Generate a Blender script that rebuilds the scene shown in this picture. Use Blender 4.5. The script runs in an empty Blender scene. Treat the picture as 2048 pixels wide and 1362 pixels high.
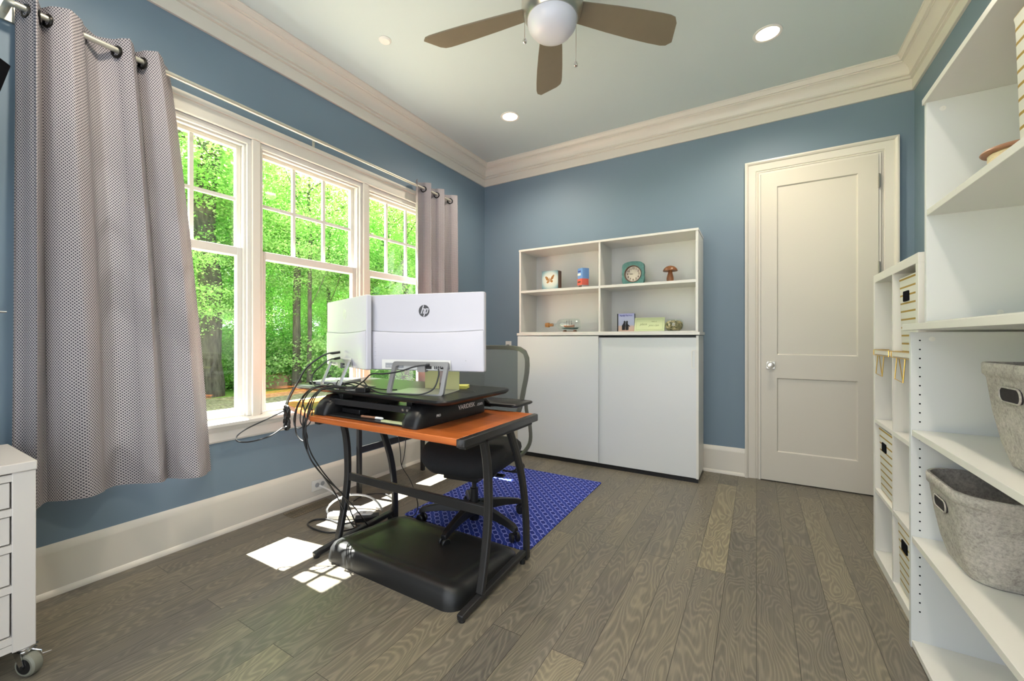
import bpy, bmesh, math, random
from mathutils import Vector, Matrix
random.seed(7)
PI = math.pi
S = bpy.context.scene
COL = S.collection
# ------------------------------------------------------------ camera, world, sun, exposure
YAW = math.radians(30.717)
cam = bpy.data.objects.new('camera', bpy.data.cameras.new('camera'))
COL.objects.link(cam)
cam.location = (0, 0, 1.12)
cam.rotation_euler = (PI/2, 0, YAW)
cam.data.sensor_width = 36
cam.data.lens = 823/2048*36
cam.data.shift_y = -4/2048
cam.data.clip_start = 0.02
S.camera = cam
w = bpy.data.worlds.new('sky'); S.world = w; w.use_nodes = True
bg = w.node_tree.nodes['Background']
bg.inputs[0].default_value = (0.91, 0.965, 1.03, 1)
bg.inputs[1].default_value = 2.5
sun = bpy.data.objects.new('sun', bpy.data.lights.new('sun', 'SUN')); COL.objects.link(sun)
sun.data.energy = 78; sun.data.angle = math.radians(0.5); sun.data.color = (1, 0.96, 0.90)
sun.rotation_euler = Vector((0.97, 0.15, -1.97)).to_track_quat('-Z', 'Y').to_euler()
sun.location = (-6, -1, 8)
S.view_settings.view_transform = 'Standard'
S.view_settings.look = 'None'
S.view_settings.gamma = 1
S.view_settings.exposure = 0.0
# ------------------------------------------------------------ node helpers / materials
MATS = {}
def new_mat(name):
    m = bpy.data.materials.new(name); m.use_nodes = True
    m.node_tree.nodes.clear(); MATS[name] = m
    return m, m.node_tree.nodes, m.node_tree.links
class NG:
    def __init__(s, name):
        s.m, s.n, s.l = new_mat(name)
        s.out = s.n.new('ShaderNodeOutputMaterial')
    def node(s, t, **kw):
        nd = s.n.new(t)
        for k, v in kw.items(): setattr(nd, k, v)
        return nd
    def put(s, nd, i, v):
        if hasattr(v, 'is_linked') or isinstance(v, bpy.types.NodeSocket): s.l.new(v, nd.inputs[i])
        else: nd.inputs[i].default_value = v
    def math(s, op, a, b=0.0, c=0.0):
        nd = s.node('ShaderNodeMath', operation=op)
        s.put(nd, 0, a); s.put(nd, 1, b)
        if len(nd.inputs) > 2: s.put(nd, 2, c)
        return nd.outputs[0]
    def coord(s, kind='Object'):
        return s.node('ShaderNodeTexCoord').outputs[kind]
    def sep(s, v):
        nd = s.node('ShaderNodeSeparateXYZ'); s.l.new(v, nd.inputs[0]); return nd.outputs
    def comb(s, x, y, z=0.0):
        nd = s.node('ShaderNodeCombineXYZ'); s.put(nd, 0, x); s.put(nd, 1, y); s.put(nd, 2, z); return nd.outputs[0]
    def noise(s, v, scale, detail=3, rough=0.5, dist=0.0):
        nd = s.node('ShaderNodeTexNoise'); s.l.new(v, nd.inputs['Vector'])
        nd.inputs['Scale'].default_value = scale; nd.inputs['Detail'].default_value = detail
        nd.inputs['Roughness'].default_value = rough; nd.inputs['Distortion'].default_value = dist
        return nd.outputs[0]
    def mix(s, f, a, b, blend='MIX'):
        nd = s.node('ShaderNodeMix', data_type='RGBA', blend_type=blend)
        s.put(nd, 0, f)
        for i, v in ((6, a), (7, b)):
            if isinstance(v, tuple): v = (*v[:3], 1)
            s.put(nd, i, v)
        return nd.outputs[2]
    def ramp(s, f, stops):
        nd = s.node('ShaderNodeValToRGB'); s.put(nd, 0, f)
        el = nd.color_ramp.elements
        while len(el) > 1: el.remove(el[-1])
        el[0].position = stops[0][0]; el[0].color = (*stops[0][1], 1)
        for p, c in stops[1:]:
            e = el.new(p); e.color = (*c, 1)
        return nd.outputs[0]
    def bsdf(s, col, rough=0.5, metal=0.0, spec=0.5, bump=None, bs=0.3, bd=0.002, **kw):
        b = s.node('ShaderNodeBsdfPrincipled')
        if isinstance(col, tuple): col = (*col[:3], 1)
        s.put(b, 'Base Color', col); s.put(b, 'Roughness', rough); s.put(b, 'Metallic', metal)
        s.put(b, 'Specular IOR Level', spec)
        for k, v in kw.items(): s.put(b, k, v)
        if bump is not None:
            bn = s.node('ShaderNodeBump'); s.put(bn, 'Height', bump)
            bn.inputs['Strength'].default_value = bs; bn.inputs['Distance'].default_value = bd
            s.l.new(bn.outputs[0], b.inputs['Normal'])
        return b.outputs[0]
    def done(s, sh):
        s.l.new(sh, s.out.inputs[0]); return s.m
    def mixsh(s, f, a, b):
        nd = s.node('ShaderNodeMixShader'); s.put(nd, 0, f); s.l.new(a, nd.inputs[1]); s.l.new(b, nd.inputs[2]); return nd.outputs[0]
def plain(name, col, rough=0.5, metal=0.0, spec=0.5, var=0.04, vs=12, bump=0.0):
    g = NG(name); v = g.coord()
    n = g.noise(v, vs, 2)
    dark = tuple(c*(1-var) for c in col); light = tuple(min(1, c*(1+var)) for c in col)
    c = g.mix(n, dark, light)
    if bump:
        return g.done(g.bsdf(c, rough, metal, spec, bump=g.noise(v, 400, 2), bs=bump, bd=0.001))
    return g.done(g.bsdf(c, rough, metal, spec))
def emis(name, col, st):
    g = NG(name); e = g.node('ShaderNodeEmission'); e.inputs[0].default_value = (*col, 1); e.inputs[1].default_value = st
    return g.done(e.outputs[0])
def glassy(name, tint=(1, 1, 1), gl=0.07, rough=0.02):
    g = NG(name); t = g.node('ShaderNodeBsdfTransparent'); t.inputs[0].default_value = (*tint, 1)
    q = g.node('ShaderNodeBsdfGlossy'); q.inputs['Roughness'].default_value = rough
    return g.done(g.mixsh(gl, t.outputs[0], q.outputs[0]))

M_wall = plain('blue wall paint', (0.170, 0.240, 0.308), 0.55, var=0.02, vs=3, bump=0.05)
M_ceil = plain('pale ceiling paint', (0.55, 0.64, 0.65), 0.8, var=0.01, vs=2)
M_trim = plain('cream trim paint', (0.70, 0.665, 0.595), 0.35, var=0.015, vs=2)
M_door = plain('door paint', (0.64, 0.605, 0.53), 0.35, var=0.015, vs=2)
M_vinyl = plain('white window vinyl', (0.68, 0.66, 0.62), 0.35, var=0.01, vs=2)
M_lam = plain('white laminate', (0.72, 0.71, 0.67), 0.3, var=0.01, vs=2)
M_lam2 = plain('cool white laminate', (0.66, 0.685, 0.695), 0.28, var=0.01, vs=2)
M_cart = plain('painted white wood', (0.62, 0.585, 0.55), 0.4, var=0.02, vs=4)
M_black = plain('black plastic', (0.011, 0.011, 0.012), 0.36, spec=0.4, var=0.1, vs=30)
M_blackm = plain('black powder coat', (0.030, 0.030, 0.031), 0.30, metal=0.3, var=0.1, vs=30)
M_rubber = plain('black rubber', (0.011, 0.0115, 0.012), 0.42, var=0.1, vs=30)
M_cable = plain('black cable', (0.012, 0.012, 0.013), 0.35)
M_wcable = plain('white cable', (0.75, 0.75, 0.73), 0.4)
M_nickel = plain('brushed nickel', (0.55, 0.53, 0.48), 0.28, metal=1.0, var=0.08, vs=60)
M_chrome = plain('chrome', (0.8, 0.8, 0.8), 0.12, metal=1.0, var=0.02)
M_gold = plain('gold wire', (0.62, 0.42, 0.12), 0.3, metal=0.9)
M_rod = plain('satin rod metal', (0.62, 0.60, 0.52), 0.35, metal=0.6)
M_grom = plain('dark bronze grommet', (0.03, 0.028, 0.026), 0.3, metal=0.8)
M_mon = plain('white monitor shell', (0.60, 0.59, 0.65), 0.35, var=0.01)
M_silver = plain('silver plastic', (0.30, 0.30, 0.30), 0.35, metal=0.5)
M_screen = plain('dark screen', (0.008, 0.008, 0.010), 0.4, spec=0.25)
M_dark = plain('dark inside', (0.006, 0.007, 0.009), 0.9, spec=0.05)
M_logo = plain('dark grey logo', (0.06, 0.06, 0.065), 0.4)
M_white = plain('white print', (0.85, 0.85, 0.84), 0.5)
M_greyp = plain('grey print', (0.35, 0.36, 0.38), 0.5)
M_yellow = plain('yellow paper', (0.85, 0.80, 0.22), 0.7)
M_yellow2 = plain('pale yellow paper', (0.80, 0.78, 0.36), 0.7)
M_blade = plain('taupe fan blade', (0.185, 0.155, 0.105), 0.45, var=0.05, vs=20)
M_hinge = plain('hinge metal', (0.35, 0.33, 0.29), 0.35, metal=1.0)
M_bulb = emis('warm downlight', (1.0, 0.80, 0.55), 14)
M_smoke = plain('white plastic', (0.75, 0.75, 0.72), 0.5)
M_glass = glassy('window glass', (0.97, 0.99, 0.98), 0.06)
M_bglass = glassy('bottle glass', (0.95, 0.985, 0.98), 0.10)
M_spool = plain('copper brown wood', (0.30, 0.15, 0.09), 0.45)
M_yarn = plain('cream thread', (0.80, 0.68, 0.46), 0.8, var=0.2, vs=150)
M_teal = plain('aged teal paint', (0.075, 0.20, 0.185), 0.6, var=0.4, vs=60)
M_dial = plain('clock dial paper', (0.62, 0.56, 0.47), 0.6, var=0.08, vs=40)
M_brown = plain('brown print', (0.10, 0.05, 0.03), 0.6)
M_cork = plain('cork', (0.36, 0.17, 0.05), 0.7, var=0.3, vs=80)
M_navy = plain('navy ink', (0.05, 0.05, 0.30), 0.5)
M_bluebox = plain('light blue card', (0.18, 0.36, 0.72), 0.5)
M_redbox = plain('coral red card', (0.75, 0.14, 0.10), 0.5)
M_green = plain('pale green card', (0.55, 0.62, 0.36), 0.6)
M_dgreen = plain('olive ink', (0.22, 0.27, 0.14), 0.6)
M_brick = plain('pinkish block', (0.50, 0.27, 0.20), 0.9, var=0.2, vs=8)
M_wheel = plain('grey rubber tyre', (0.20, 0.20, 0.16), 0.5)
M_soil = None
def mk_trunk():
    g = NG('tree bark'); v = g.coord(); s = g.sep(v)
    n = g.noise(g.comb(g.math('MULTIPLY', s[0], 6.0), g.math('MULTIPLY', s[1], 6.0), g.math('MULTIPLY', s[2], 1.2)), 3, 5)
    c = g.ramp(n, [(0.3, (0.035, 0.03, 0.022)), (0.7, (0.13, 0.12, 0.09))])
    return g.done(g.bsdf(c, 0.9, bump=n, bs=0.6, bd=0.03))
M_bark = mk_trunk()
def mk_leaf(name, a, b, tr=0.6):
    g = NG(name)
    oi = g.node('ShaderNodeObjectInfo'); ge = g.node('ShaderNodeNewGeometry')
    f = g.math('FRACT', g.math('ADD', ge.outputs['Random Per Island'], oi.outputs['Random']))
    c = g.mix(f, a, b)
    d = g.node('ShaderNodeBsdfDiffuse'); g.l.new(c, d.inputs[0])
    t = g.node('ShaderNodeBsdfTranslucent'); g.l.new(g.mix(0.5, c, (0.62, 0.90, 0.36)), t.inputs[0])
    return g.done(g.mixsh(tr, d.outputs[0], t.outputs[0]))
M_leaf = mk_leaf('green leaves', (0.15, 0.35, 0.07), (0.50, 0.77, 0.26))
M_leaf2 = mk_leaf('light green leaves', (0.32, 0.58, 0.17), (0.72, 0.91, 0.46))
def mk_ground():
    g = NG('leaf litter ground'); v = g.coord()
    n = g.noise(v, 14, 6, 0.7); big = g.noise(v, 0.35, 3)
    c1 = g.ramp(n, [(0.35, (0.10, 0.08, 0.05)), (0.55, (0.40, 0.33, 0.22)), (0.7, (0.70, 0.62, 0.48))])
    c2 = g.ramp(n, [(0.35, (0.10, 0.24, 0.03)), (0.7, (0.40, 0.64, 0.16))])
    s = g.sep(v)
    f = g.math('GREATER_THAN', g.math('SUBTRACT', g.math('MULTIPLY', big, 5.0), g.math('ADD', s[0], 13.2)), 0.0)
    return g.done(g.bsdf(g.mix(f, c1, c2), 0.95))
M_ground = mk_ground()
def mk_floor():
    g = NG('grey oak planks'); v = g.coord(); s = g.sep(v)
    sw = g.comb(s[1], s[0])
    br = g.node('ShaderNodeTexBrick'); g.l.new(sw, br.inputs['Vector'])
    br.offset = 0.37; br.offset_frequency = 2; br.squash = 1
    for k, x in dict(Scale=1.0).items(): br.inputs[k].default_value = x
    br.inputs['Color1'].default_value = (0, 0, 0, 1); br.inputs['Color2'].default_value = (1, 1, 1, 1)
    br.inputs['Mortar'].default_value = (0.5, 0.5, 0.5, 1)
    br.inputs['Mortar Size'].default_value = 0.0012; br.inputs['Brick Width'].default_value = 1.35
    br.inputs['Row Height'].default_value = 0.127; br.inputs['Mortar Smooth'].default_value = 0.1
    rnd = g.sep(br.outputs[0])[0]
    off = g.math('MULTIPLY', rnd, 37.0)
    # cathedral figure: contour lines of a stretched noise, different for each plank
    st = g.comb(g.math('ADD', g.math('MULTIPLY', s[0], 5.5), off), g.math('MULTIPLY', s[1], 1.3), off)
    n1 = g.noise(st, 1.0, 2.5, 0.5, 0.35)
    ring = g.math('SINE', g.math('MULTIPLY', n1, 230.0))
    ring = g.math('POWER', g.math('MULTIPLY_ADD', ring, 0.5, 0.5), 2.2)
    fine = g.noise(g.comb(g.math('MULTIPLY', s[0], 170.0), g.math('MULTIPLY', s[1], 6.0), off), 1.0, 4, 0.65)
    blot = g.noise(g.comb(g.math('ADD', g.math('MULTIPLY', s[0], 5.0), off), g.math('MULTIPLY', s[1], 1.6), off), 1.0, 3, 0.5)
    blot = g.node('ShaderNodeMapRange'); 
    g.l.new(g.noise(g.comb(g.math('ADD', g.math('MULTIPLY', s[0], 5.0), off), g.math('MULTIPLY', s[1], 1.6), off), 1.0, 3, 0.5), blot.inputs[0])
    blot.inputs[1].default_value = 0.42; blot.inputs[2].default_value = 0.66
    base = g.ramp(rnd, [(0.0, (0.120, 0.109, 0.095)), (0.4, (0.138, 0.125, 0.107)), (0.85, (0.164, 0.146, 0.118)), (0.95, (0.210, 0.184, 0.134)), (1, (0.230, 0.200, 0.142))])
    base = g.mix(g.math('MULTIPLY', blot.outputs[0], 0.55), base, (0.172, 0.152, 0.112))
    lo = g.mix(1.0, base, (0.68, 0.67, 0.68), 'MULTIPLY')
    hi = g.mix(1.0, base, (1.75, 1.72, 1.55), 'MULTIPLY')
    fig = g.math('ADD', g.math('MULTIPLY', ring, 0.38), g.math('MULTIPLY', g.math('SUBTRACT', fine, 0.22), 0.95))
    fig = g.math('MINIMUM', g.math('MAXIMUM', fig, 0.0), 1.0)
    c = g.mix(fig, lo, hi)
    c = g.mix(g.math('MULTIPLY', br.outputs[1], 0.8), c, (0.02, 0.018, 0.014))
    h = g.math('SUBTRACT', g.math('MULTIPLY', fig, 0.3), br.outputs[1])
    return g.done(g.bsdf(c, g.math('MULTIPLY_ADD', fine, 0.2, 0.30), 0, 0.45, bump=h, bs=0.25, bd=0.001))
M_floor = mk_floor()
def mk_wood(name, c1, c2, axis=0, sc=1.0, rough=0.3):
    g = NG(name); v = g.coord(); s = g.sep(v)
    a = [60.0*sc]*3; a[axis] = 3.0*sc
    n = g.noise(g.comb(*[g.math('MULTIPLY', s[i], a[i]) for i in range(3)]), 1.0, 4, 0.6, 0.3)
    return g.done(g.bsdf(g.ramp(n, [(0.3, c1), (0.7, c2)]), rough))
M_desk = mk_wood('cherry wood laminate', (0.38, 0.085, 0.018), (0.62, 0.175, 0.040), 0, 1.0, 0.28)
M_mush = mk_wood('turned walnut', (0.10, 0.035, 0.012), (0.28, 0.11, 0.04), 2, 1.5, 0.35)
def mk_curtain():
    g = NG('dotted curtain cloth'); uv = g.node('ShaderNodeUVMap').outputs[0]; s = g.sep(uv)
    a = g.math('SINE', g.math('MULTIPLY', s[0], 2*PI/0.0128)); b = g.math('SINE', g.math('MULTIPLY', s[1], 2*PI/0.0134))
    f = g.math('SMOOTH_MIN', g.math('MAXIMUM', g.math('MULTIPLY_ADD', g.math('MULTIPLY', a, b), 4.0, -0.45), 0.0), 1.0, 0.1)
    f = g.math('MINIMUM', f, 1.0)
    c = g.mix(f, (0.46, 0.432, 0.450), (0.048, 0.044, 0.062))
    d = g.bsdf(c, 0.85, spec=0.15)
    t = g.node('ShaderNodeBsdfTranslucent'); g.l.new(c, t.inputs[0])
    return g.done(g.mixsh(0.02, d, t.outputs[0]))
M_curt = mk_curtain()
def mk_rug():
    g = NG('blue chain pattern rug'); v = g.coord(); s = g.sep(v)
    P = 0.0515; Q = 0.0545
    u = g.math('DIVIDE', g.math('MULTIPLY', g.math('SUBTRACT', s[0], s[1]), 0.7071), Q)
    v_ = g.math('DIVIDE', g.math('MULTIPLY', g.math('ADD', s[0], s[1]), 0.7071), P)
    x = g.math('SUBTRACT', g.math('FRACT', g.math('ADD', v_, 100.0)), 0.5)
    y = g.math('ABSOLUTE', g.math('SUBTRACT', g.math('FRACT', g.math('ADD', u, 200.0)), 0.5))
    def ring(yy):
        r = g.math('SQRT', g.math('ADD', g.math('POWER', g.math('MULTIPLY', x, 1/0.30), 2.0), g.math('POWER', g.math('MULTIPLY', yy, 1/0.56), 2.0)))
        return r, g.math('LESS_THAN', g.math('ABSOLUTE', g.math('SUBTRACT', r, 1.0)), 0.10)
    ra, r1 = ring(y); rb, r2 = ring(g.math('SUBTRACT', 1.0, y))
    line = g.math('MAXIMUM', r1, r2)
    inside = g.math('LESS_THAN', ra, 0.72)
    bars = g.math('LESS_THAN', g.math('FRACT', g.math('MULTIPLY', g.math('ADD', u, 200.0), 4.0)), 0.5)
    outer = g.math('GREATER_THAN', g.math('MINIMUM', ra, rb), 1.13)
    c = g.mix(g.math('MULTIPLY', bars, outer), (0.040, 0.072, 0.42), (0.012, 0.024, 0.17))
    c = g.mix(g.math('MULTIPLY', inside, 0.8), c, (0.010, 0.018, 0.15))
    c = g.mix(g.math('MULTIPLY', line, 0.85), c, (0.30, 0.33, 0.72))
    return g.done(g.bsdf(c, 0.8, spec=0.2))
M_rug = mk_rug()
def mk_felt():
    g = NG('grey wool felt'); v = g.coord()
    n = g.noise(v, 120, 6, 0.8); n2 = g.noise(v, 22, 3)
    c = g.ramp(g.math('ADD', g.math('MULTIPLY', n, 0.75), g.math('MULTIPLY', n2, 0.25)), [(0.36, (0.25, 0.23, 0.215)), (0.50, (0.42, 0.395, 0.365)), (0.64, (0.56, 0.53, 0.49))])
    return g.done(g.bsdf(c, 0.95, spec=0.1, bump=n, bs=0.5, bd=0.002))
M_felt = mk_felt()
def mk_stripe():
    g = NG('white cloth with gold stripes'); v = g.coord(); s = g.sep(v)
    f = g.math('LESS_THAN', g.math('FRACT', g.math('DIVIDE', s[2], 0.034)), 0.22)
    return g.done(g.bsdf(g.mix(f, (0.78, 0.77, 0.71), (0.42, 0.27, 0.05)), 0.7))
M_stripe = mk_stripe()
def mk_mesh():
    g = NG('grey mesh fabric')
    d = g.bsdf((0.17, 0.175, 0.16), 0.8); t = g.node('ShaderNodeBsdfTransparent')
    return g.done(g.mixsh(0.62, t.outputs[0], d))
M_mesh = mk_mesh()
M_chairframe = plain('olive grey chair frame', (0.10, 0.103, 0.088), 0.45)
M_seat = plain('black seat cloth', (0.016, 0.017, 0.019), 0.9, var=0.2, vs=120)
def mk_globe():
    g = NG('frosted lamp glass'); return g.done(g.bsdf((0.62, 0.63, 0.70), 0.3, 0, 0.5))
M_globe = mk_globe()
def mk_pic():
    g = NG('pale blue picture'); v = g.coord(); s = g.sep(v)
    r = g.math('SQRT', g.math('ADD', g.math('POWER', s[0], 2.0), g.math('POWER', g.math('SUBTRACT', s[2], 0.09), 2.0)))
    c = g.ramp(g.math('DIVIDE', r, 0.125), [(0.15, (0.80, 0.78, 0.68)), (0.58, (0.55, 0.62, 0.58)), (0.75, (0.24, 0.38, 0.42)), (1.0, (0.05, 0.11, 0.14))])
    return g.done(g.bsdf(c, 0.5))
M_pic = mk_pic()
def mk_beach():
    g = NG('beach picture'); v = g.coord(); s = g.sep(v)
    c = g.ramp(g.math('DIVIDE', s[2], 0.155), [(0.0, (0.58, 0.38, 0.28)), (0.3, (0.52, 0.40, 0.36)), (0.36, (0.38, 0.42, 0.58)), (0.8, (0.45, 0.48, 0.68)), (1, (0.36, 0.36, 0.66))])
    return g.done(g.bsdf(c, 0.4))
M_beach = mk_beach()
def mk_shell():
    g = NG('shells and moss'); v = g.coord(); s = g.sep(v)
    n = g.noise(v, 45, 4, 0.6)
    c = g.ramp(n, [(0.35, (0.05, 0.05, 0.02)), (0.5, (0.24, 0.21, 0.09)), (0.65, (0.60, 0.48, 0.30))])
    return g.done(g.bsdf(c, 0.6, bump=n, bs=1.0, bd=0.01))
M_shell = mk_shell()
# ------------------------------------------------------------ geometry helpers
def BM(): return bmesh.new()
def box(bm, x0, x1, y0, y1, z0, z1):
    v = [bm.verts.new((x, y, z)) for z in (z0, z1) for y in (y0, y1) for x in (x0, x1)]
    for f in ((0, 2, 3, 1), (4, 5, 7, 6), (0, 1, 5, 4), (2, 6, 7, 3), (0, 4, 6, 2), (1, 3, 7, 5)):
        bm.faces.new([v[i] for i in f])
    return bm
def loft(bm, rings, cap=True, closed=True):
    R = [[bm.verts.new(p) for p in r] for r in rings]
    n = len(R[0])
    for a, b in zip(R, R[1:]):
        for i in range(n if closed else n-1):
            bm.faces.new((a[i], a[(i+1) % n], b[(i+1) % n], b[i]))
    if cap and closed:
        bm.faces.new(list(reversed(R[0]))); bm.faces.new(R[-1])
    return bm
def prism(bm, poly, a0, a1, axis='z'):
    f = {'z': lambda p, a: (p[0], p[1], a), 'y': lambda p, a: (p[0], a, p[1]), 'x': lambda p, a: (a, p[0], p[1])}[axis]
    return loft(bm, [[f(p, a0) for p in poly], [f(p, a1) for p in poly]])
def smooth_pts(pts, n=6):
    P = [Vector(p) for p in pts]
    if len(P) < 3: return P
    out = []
    for i in range(len(P)-1):
        p0 = P[max(i-1, 0)]; p1 = P[i]; p2 = P[i+1]; p3 = P[min(i+2, len(P)-1)]
        for k in range(n):
            t = k/n
            out.append(0.5*((2*p1)+(p2-p0)*t+(2*p0-5*p1+4*p2-p3)*t*t+(3*p1-p0-3*p2+p3)*t**3))
    out.append(P[-1]); return out
def tube(bm, pts, r, seg=8, smooth=0, rr=None, flat=None):
    """round tube along pts; flat=(w,h) gives a rectangular bar"""
    P = smooth_pts(pts, smooth) if smooth else [Vector(p) for p in pts]
    rings = []; up = None
    for i, p in enumerate(P):
        d = (P[min(i+1, len(P)-1)]-P[max(i-1, 0)]).normalized()
        if up is None:
            up = Vector((0, 0, 1)) if abs(d.z) < 0.9 else Vector((1, 0, 0))
        a = d.cross(up).normalized(); b = a.cross(d).normalized(); up = b
        if flat:
            w_, h_ = flat
            rings.append([p+a*(sx*w_/2)+b*(sy*h_/2) for sx, sy in ((-1, -1), (1, -1), (1, 1), (-1, 1))])
        else:
            q = r if rr is None else rr[min(int(i/(len(P)-1)*(len(rr)-1)+0.5), len(rr)-1)]
            rings.append([p+(a*math.cos(2*PI*k/seg)+b*math.sin(2*PI*k/seg))*q for k in range(seg)])
    return loft(bm, rings)
def lathe(bm, prof, c=(0, 0, 0), seg=24, axis='z', cap=True):
    rings = []
    for r, h in prof:
        ring = []
        for k in range(seg):
            a = 2*PI*k/seg; u, v = max(r, 1e-4)*math.cos(a), max(r, 1e-4)*math.sin(a)
            p = {'z': (u, v, h), 'y': (u, h, v), 'x': (h, u, v)}[axis]
            ring.append((c[0]+p[0], c[1]+p[1], c[2]+p[2]))
        rings.append(ring)
    return loft(bm, rings, cap)
def rrect(x0, x1, y0, y1, r, n=5):
    pts = []
    for cx, cy, a in ((x1-r, y1-r, 0), (x0+r, y1-r, PI/2), (x0+r, y0+r, PI), (x1-r, y0+r, 1.5*PI)):
        for k in range(n+1):
            t = a+PI/2*k/n; pts.append((cx+r*math.cos(t), cy+r*math.sin(t)))
    return pts
def ring_plate(bm, outer, inner, y0, y1):
    """plate with a hole: outer/inner lists of (x,z) with the same count, thickness y0..y1"""
    n = len(outer)
    A = [[bm.verts.new((p[0], y, p[1])) for p in L] for y in (y0, y1) for L in (outer, inner)]
    for i in range(n):
        j = (i+1) % n
        bm.faces.new((A[0][i], A[0][j], A[1][j], A[1][i])); bm.faces.new((A[2][i], A[3][i], A[3][j], A[2][j]))
        bm.faces.new((A[0][i], A[2][i], A[2][j], A[0][j])); bm.faces.new((A[1][i], A[1][j], A[3][j], A[3][i]))
    return bm
def obj(name, bm, mat, parent=None, local=False, bev=0, label=None, smooth=35, sub=0, uv=False):
    bmesh.ops.recalc_face_normals(bm, faces=bm.faces)
    me = bpy.data.meshes.new(name); bm.to_mesh(me); bm.free()
    me.materials.append(mat)
    me.shade_smooth()
    me.set_sharp_from_angle(angle=math.radians(smooth))
    o = bpy.data.objects.new(name, me); COL.objects.link(o)
    if parent is not None:
        o.parent = parent
        if not local:
            p = parent; off = Vector((0, 0, 0))
            while p is not None: off += p.location; p = p.parent
            o.location = -off
    if bev:
        b = o.modifiers.new('bevel', 'BEVEL'); b.width = bev; b.segments = 2; b.limit_method = 'ANGLE'; b.harden_normals = False
    if sub:
        b = o.modifiers.new('sub', 'SUBSURF'); b.levels = sub; b.render_levels = sub
    if label: o['label'] = label
    return o
def thing(name, label, cat, loc=(0, 0, 0), rz=0, group=None, kind=None):
    o = bpy.data.objects.new(name, None); COL.objects.link(o)
    o.empty_display_size = 0.05
    o.location = loc; o.rotation_euler = (0, 0, rz)
    if kind: o['kind'] = kind
    else:
        o['label'] = label; o['category'] = cat
    if group: o['group'] = group
    return o
def tag(o, label, cat, group=None):
    o['label'] = label; o['category'] = cat
    if group: o['group'] = group
    return o
def struct(name, bm, mat, **kw):
    o = obj(name, bm, mat, **kw); o['kind'] = 'structure'; return o
def dup(root, loc, rz=0, label=None, group=None, scale=None):
    r = root.copy(); COL.objects.link(r); r.location = loc; r.rotation_euler = (0, 0, rz)
    if scale: r.scale = scale
    if label: r['label'] = label
    if group: r['group'] = group
    for ch in list(root.children):
        c = ch.copy(); COL.objects.link(c); c.parent = r
        for g_ in list(ch.children):
            d = g_.copy(); COL.objects.link(d); d.parent = c
    return r
def text_bm(s, size, mat4, ext=0.0004, shear=0.0, bold=0.0, align='CENTER'):
    cu = bpy.data.curves.new('t', 'FONT'); cu.body = s; cu.size = size; cu.extrude = ext; cu.shear = shear; cu.offset = bold
    cu.align_x = align; cu.align_y = 'CENTER'
    o = bpy.data.objects.new('t', cu); COL.objects.link(o)
    dg = bpy.context.evaluated_depsgraph_get()
    me = bpy.data.meshes.new_from_object(o.evaluated_get(dg))
    bpy.data.objects.remove(o); bm = BM(); bm.from_mesh(me); bpy.data.meshes.remove(me)
    bmesh.ops.transform(bm, matrix=mat4, verts=bm.verts)
    return bm
# matrix placing text so it reads for a viewer looking along +Y (text plane xz, facing -Y)
FACE_Y = Matrix.Rotation(PI/2, 4, 'X')

# ------------------------------------------------------------ room shell
XL, XR, YB, YN, H = -2.65, 0.935, 3.85, -0.45, 3.05
WY = [(0.53, 1.347), (1.392, 2.172), (2.218, 3.02)]   # window openings between mullions
WZ0, WZ1 = 0.63, 2.335
bm = BM(); box(bm, XL-0.15, XR+0.15, YN-0.15, YB+0.15, -0.12, 0); struct('floor', bm, M_floor)
bm = BM(); box(bm, XL-0.15, XR+0.15, YN-0.15, YB+0.15, H, H+0.12); struct('ceiling', bm, M_ceil)
bm = BM(); box(bm, XL, XR, YB, YB+0.15, 0, H); struct('wall_back', bm, M_wall)
bm = BM(); box(bm, XR, XR+0.15, YN-0.15, YB+0.15, 0, H); struct('wall_right', bm, M_wall)
bm = BM()
box(bm, XL-0.15, XL, YN-0.15, YB+0.15, 0, WZ0); box(bm, XL-0.15, XL, YN-0.15, YB+0.15, WZ1, H)
box(bm, XL-0.15, XL, YN-0.15, 0.53, WZ0, WZ1); box(bm, XL-0.15, XL, 3.02, YB+0.15, WZ0, WZ1)
struct('wall_left', bm, M_wall)
bm = BM(); box(bm, XL, -1.72, YN-0.15, YN, 0, H)
struct('wall_near', bm, M_wall)
# baseboards
prof = [(0, 0), (0.030, 0), (0.030, 0.008), (0.024, 0.022), (0.018, 0.026), (0.016, 0.185), (0.016, 0.192), (0.012, 0.203), (0.010, 0.212), (0.004, 0.222), (0, 0.222)]
bm = BM(); loft(bm, [[(XL+d, YN, z) for d, z in prof], [(XL+d, YB-d, z) for d, z in prof]]); struct('baseboard_left', bm, M_trim)
for i, (a, b) in enumerate(((XL, -0.08), (0.848, XR))):
    bm = BM(); loft(bm, [[(a+(d if i == 0 else 0), YB-d, z) for d, z in prof], [(b-(d if i else 0), YB-d, z) for d, z in prof]]); struct('baseboard_back' if i == 0 else 'baseboard_corner', bm, M_trim)
bm = BM(); loft(bm, [[(XR-d, YN, z) for d, z in prof], [(XR-d, YB-d, z) for d, z in prof]]); struct('baseboard_right', bm, M_trim)
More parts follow.
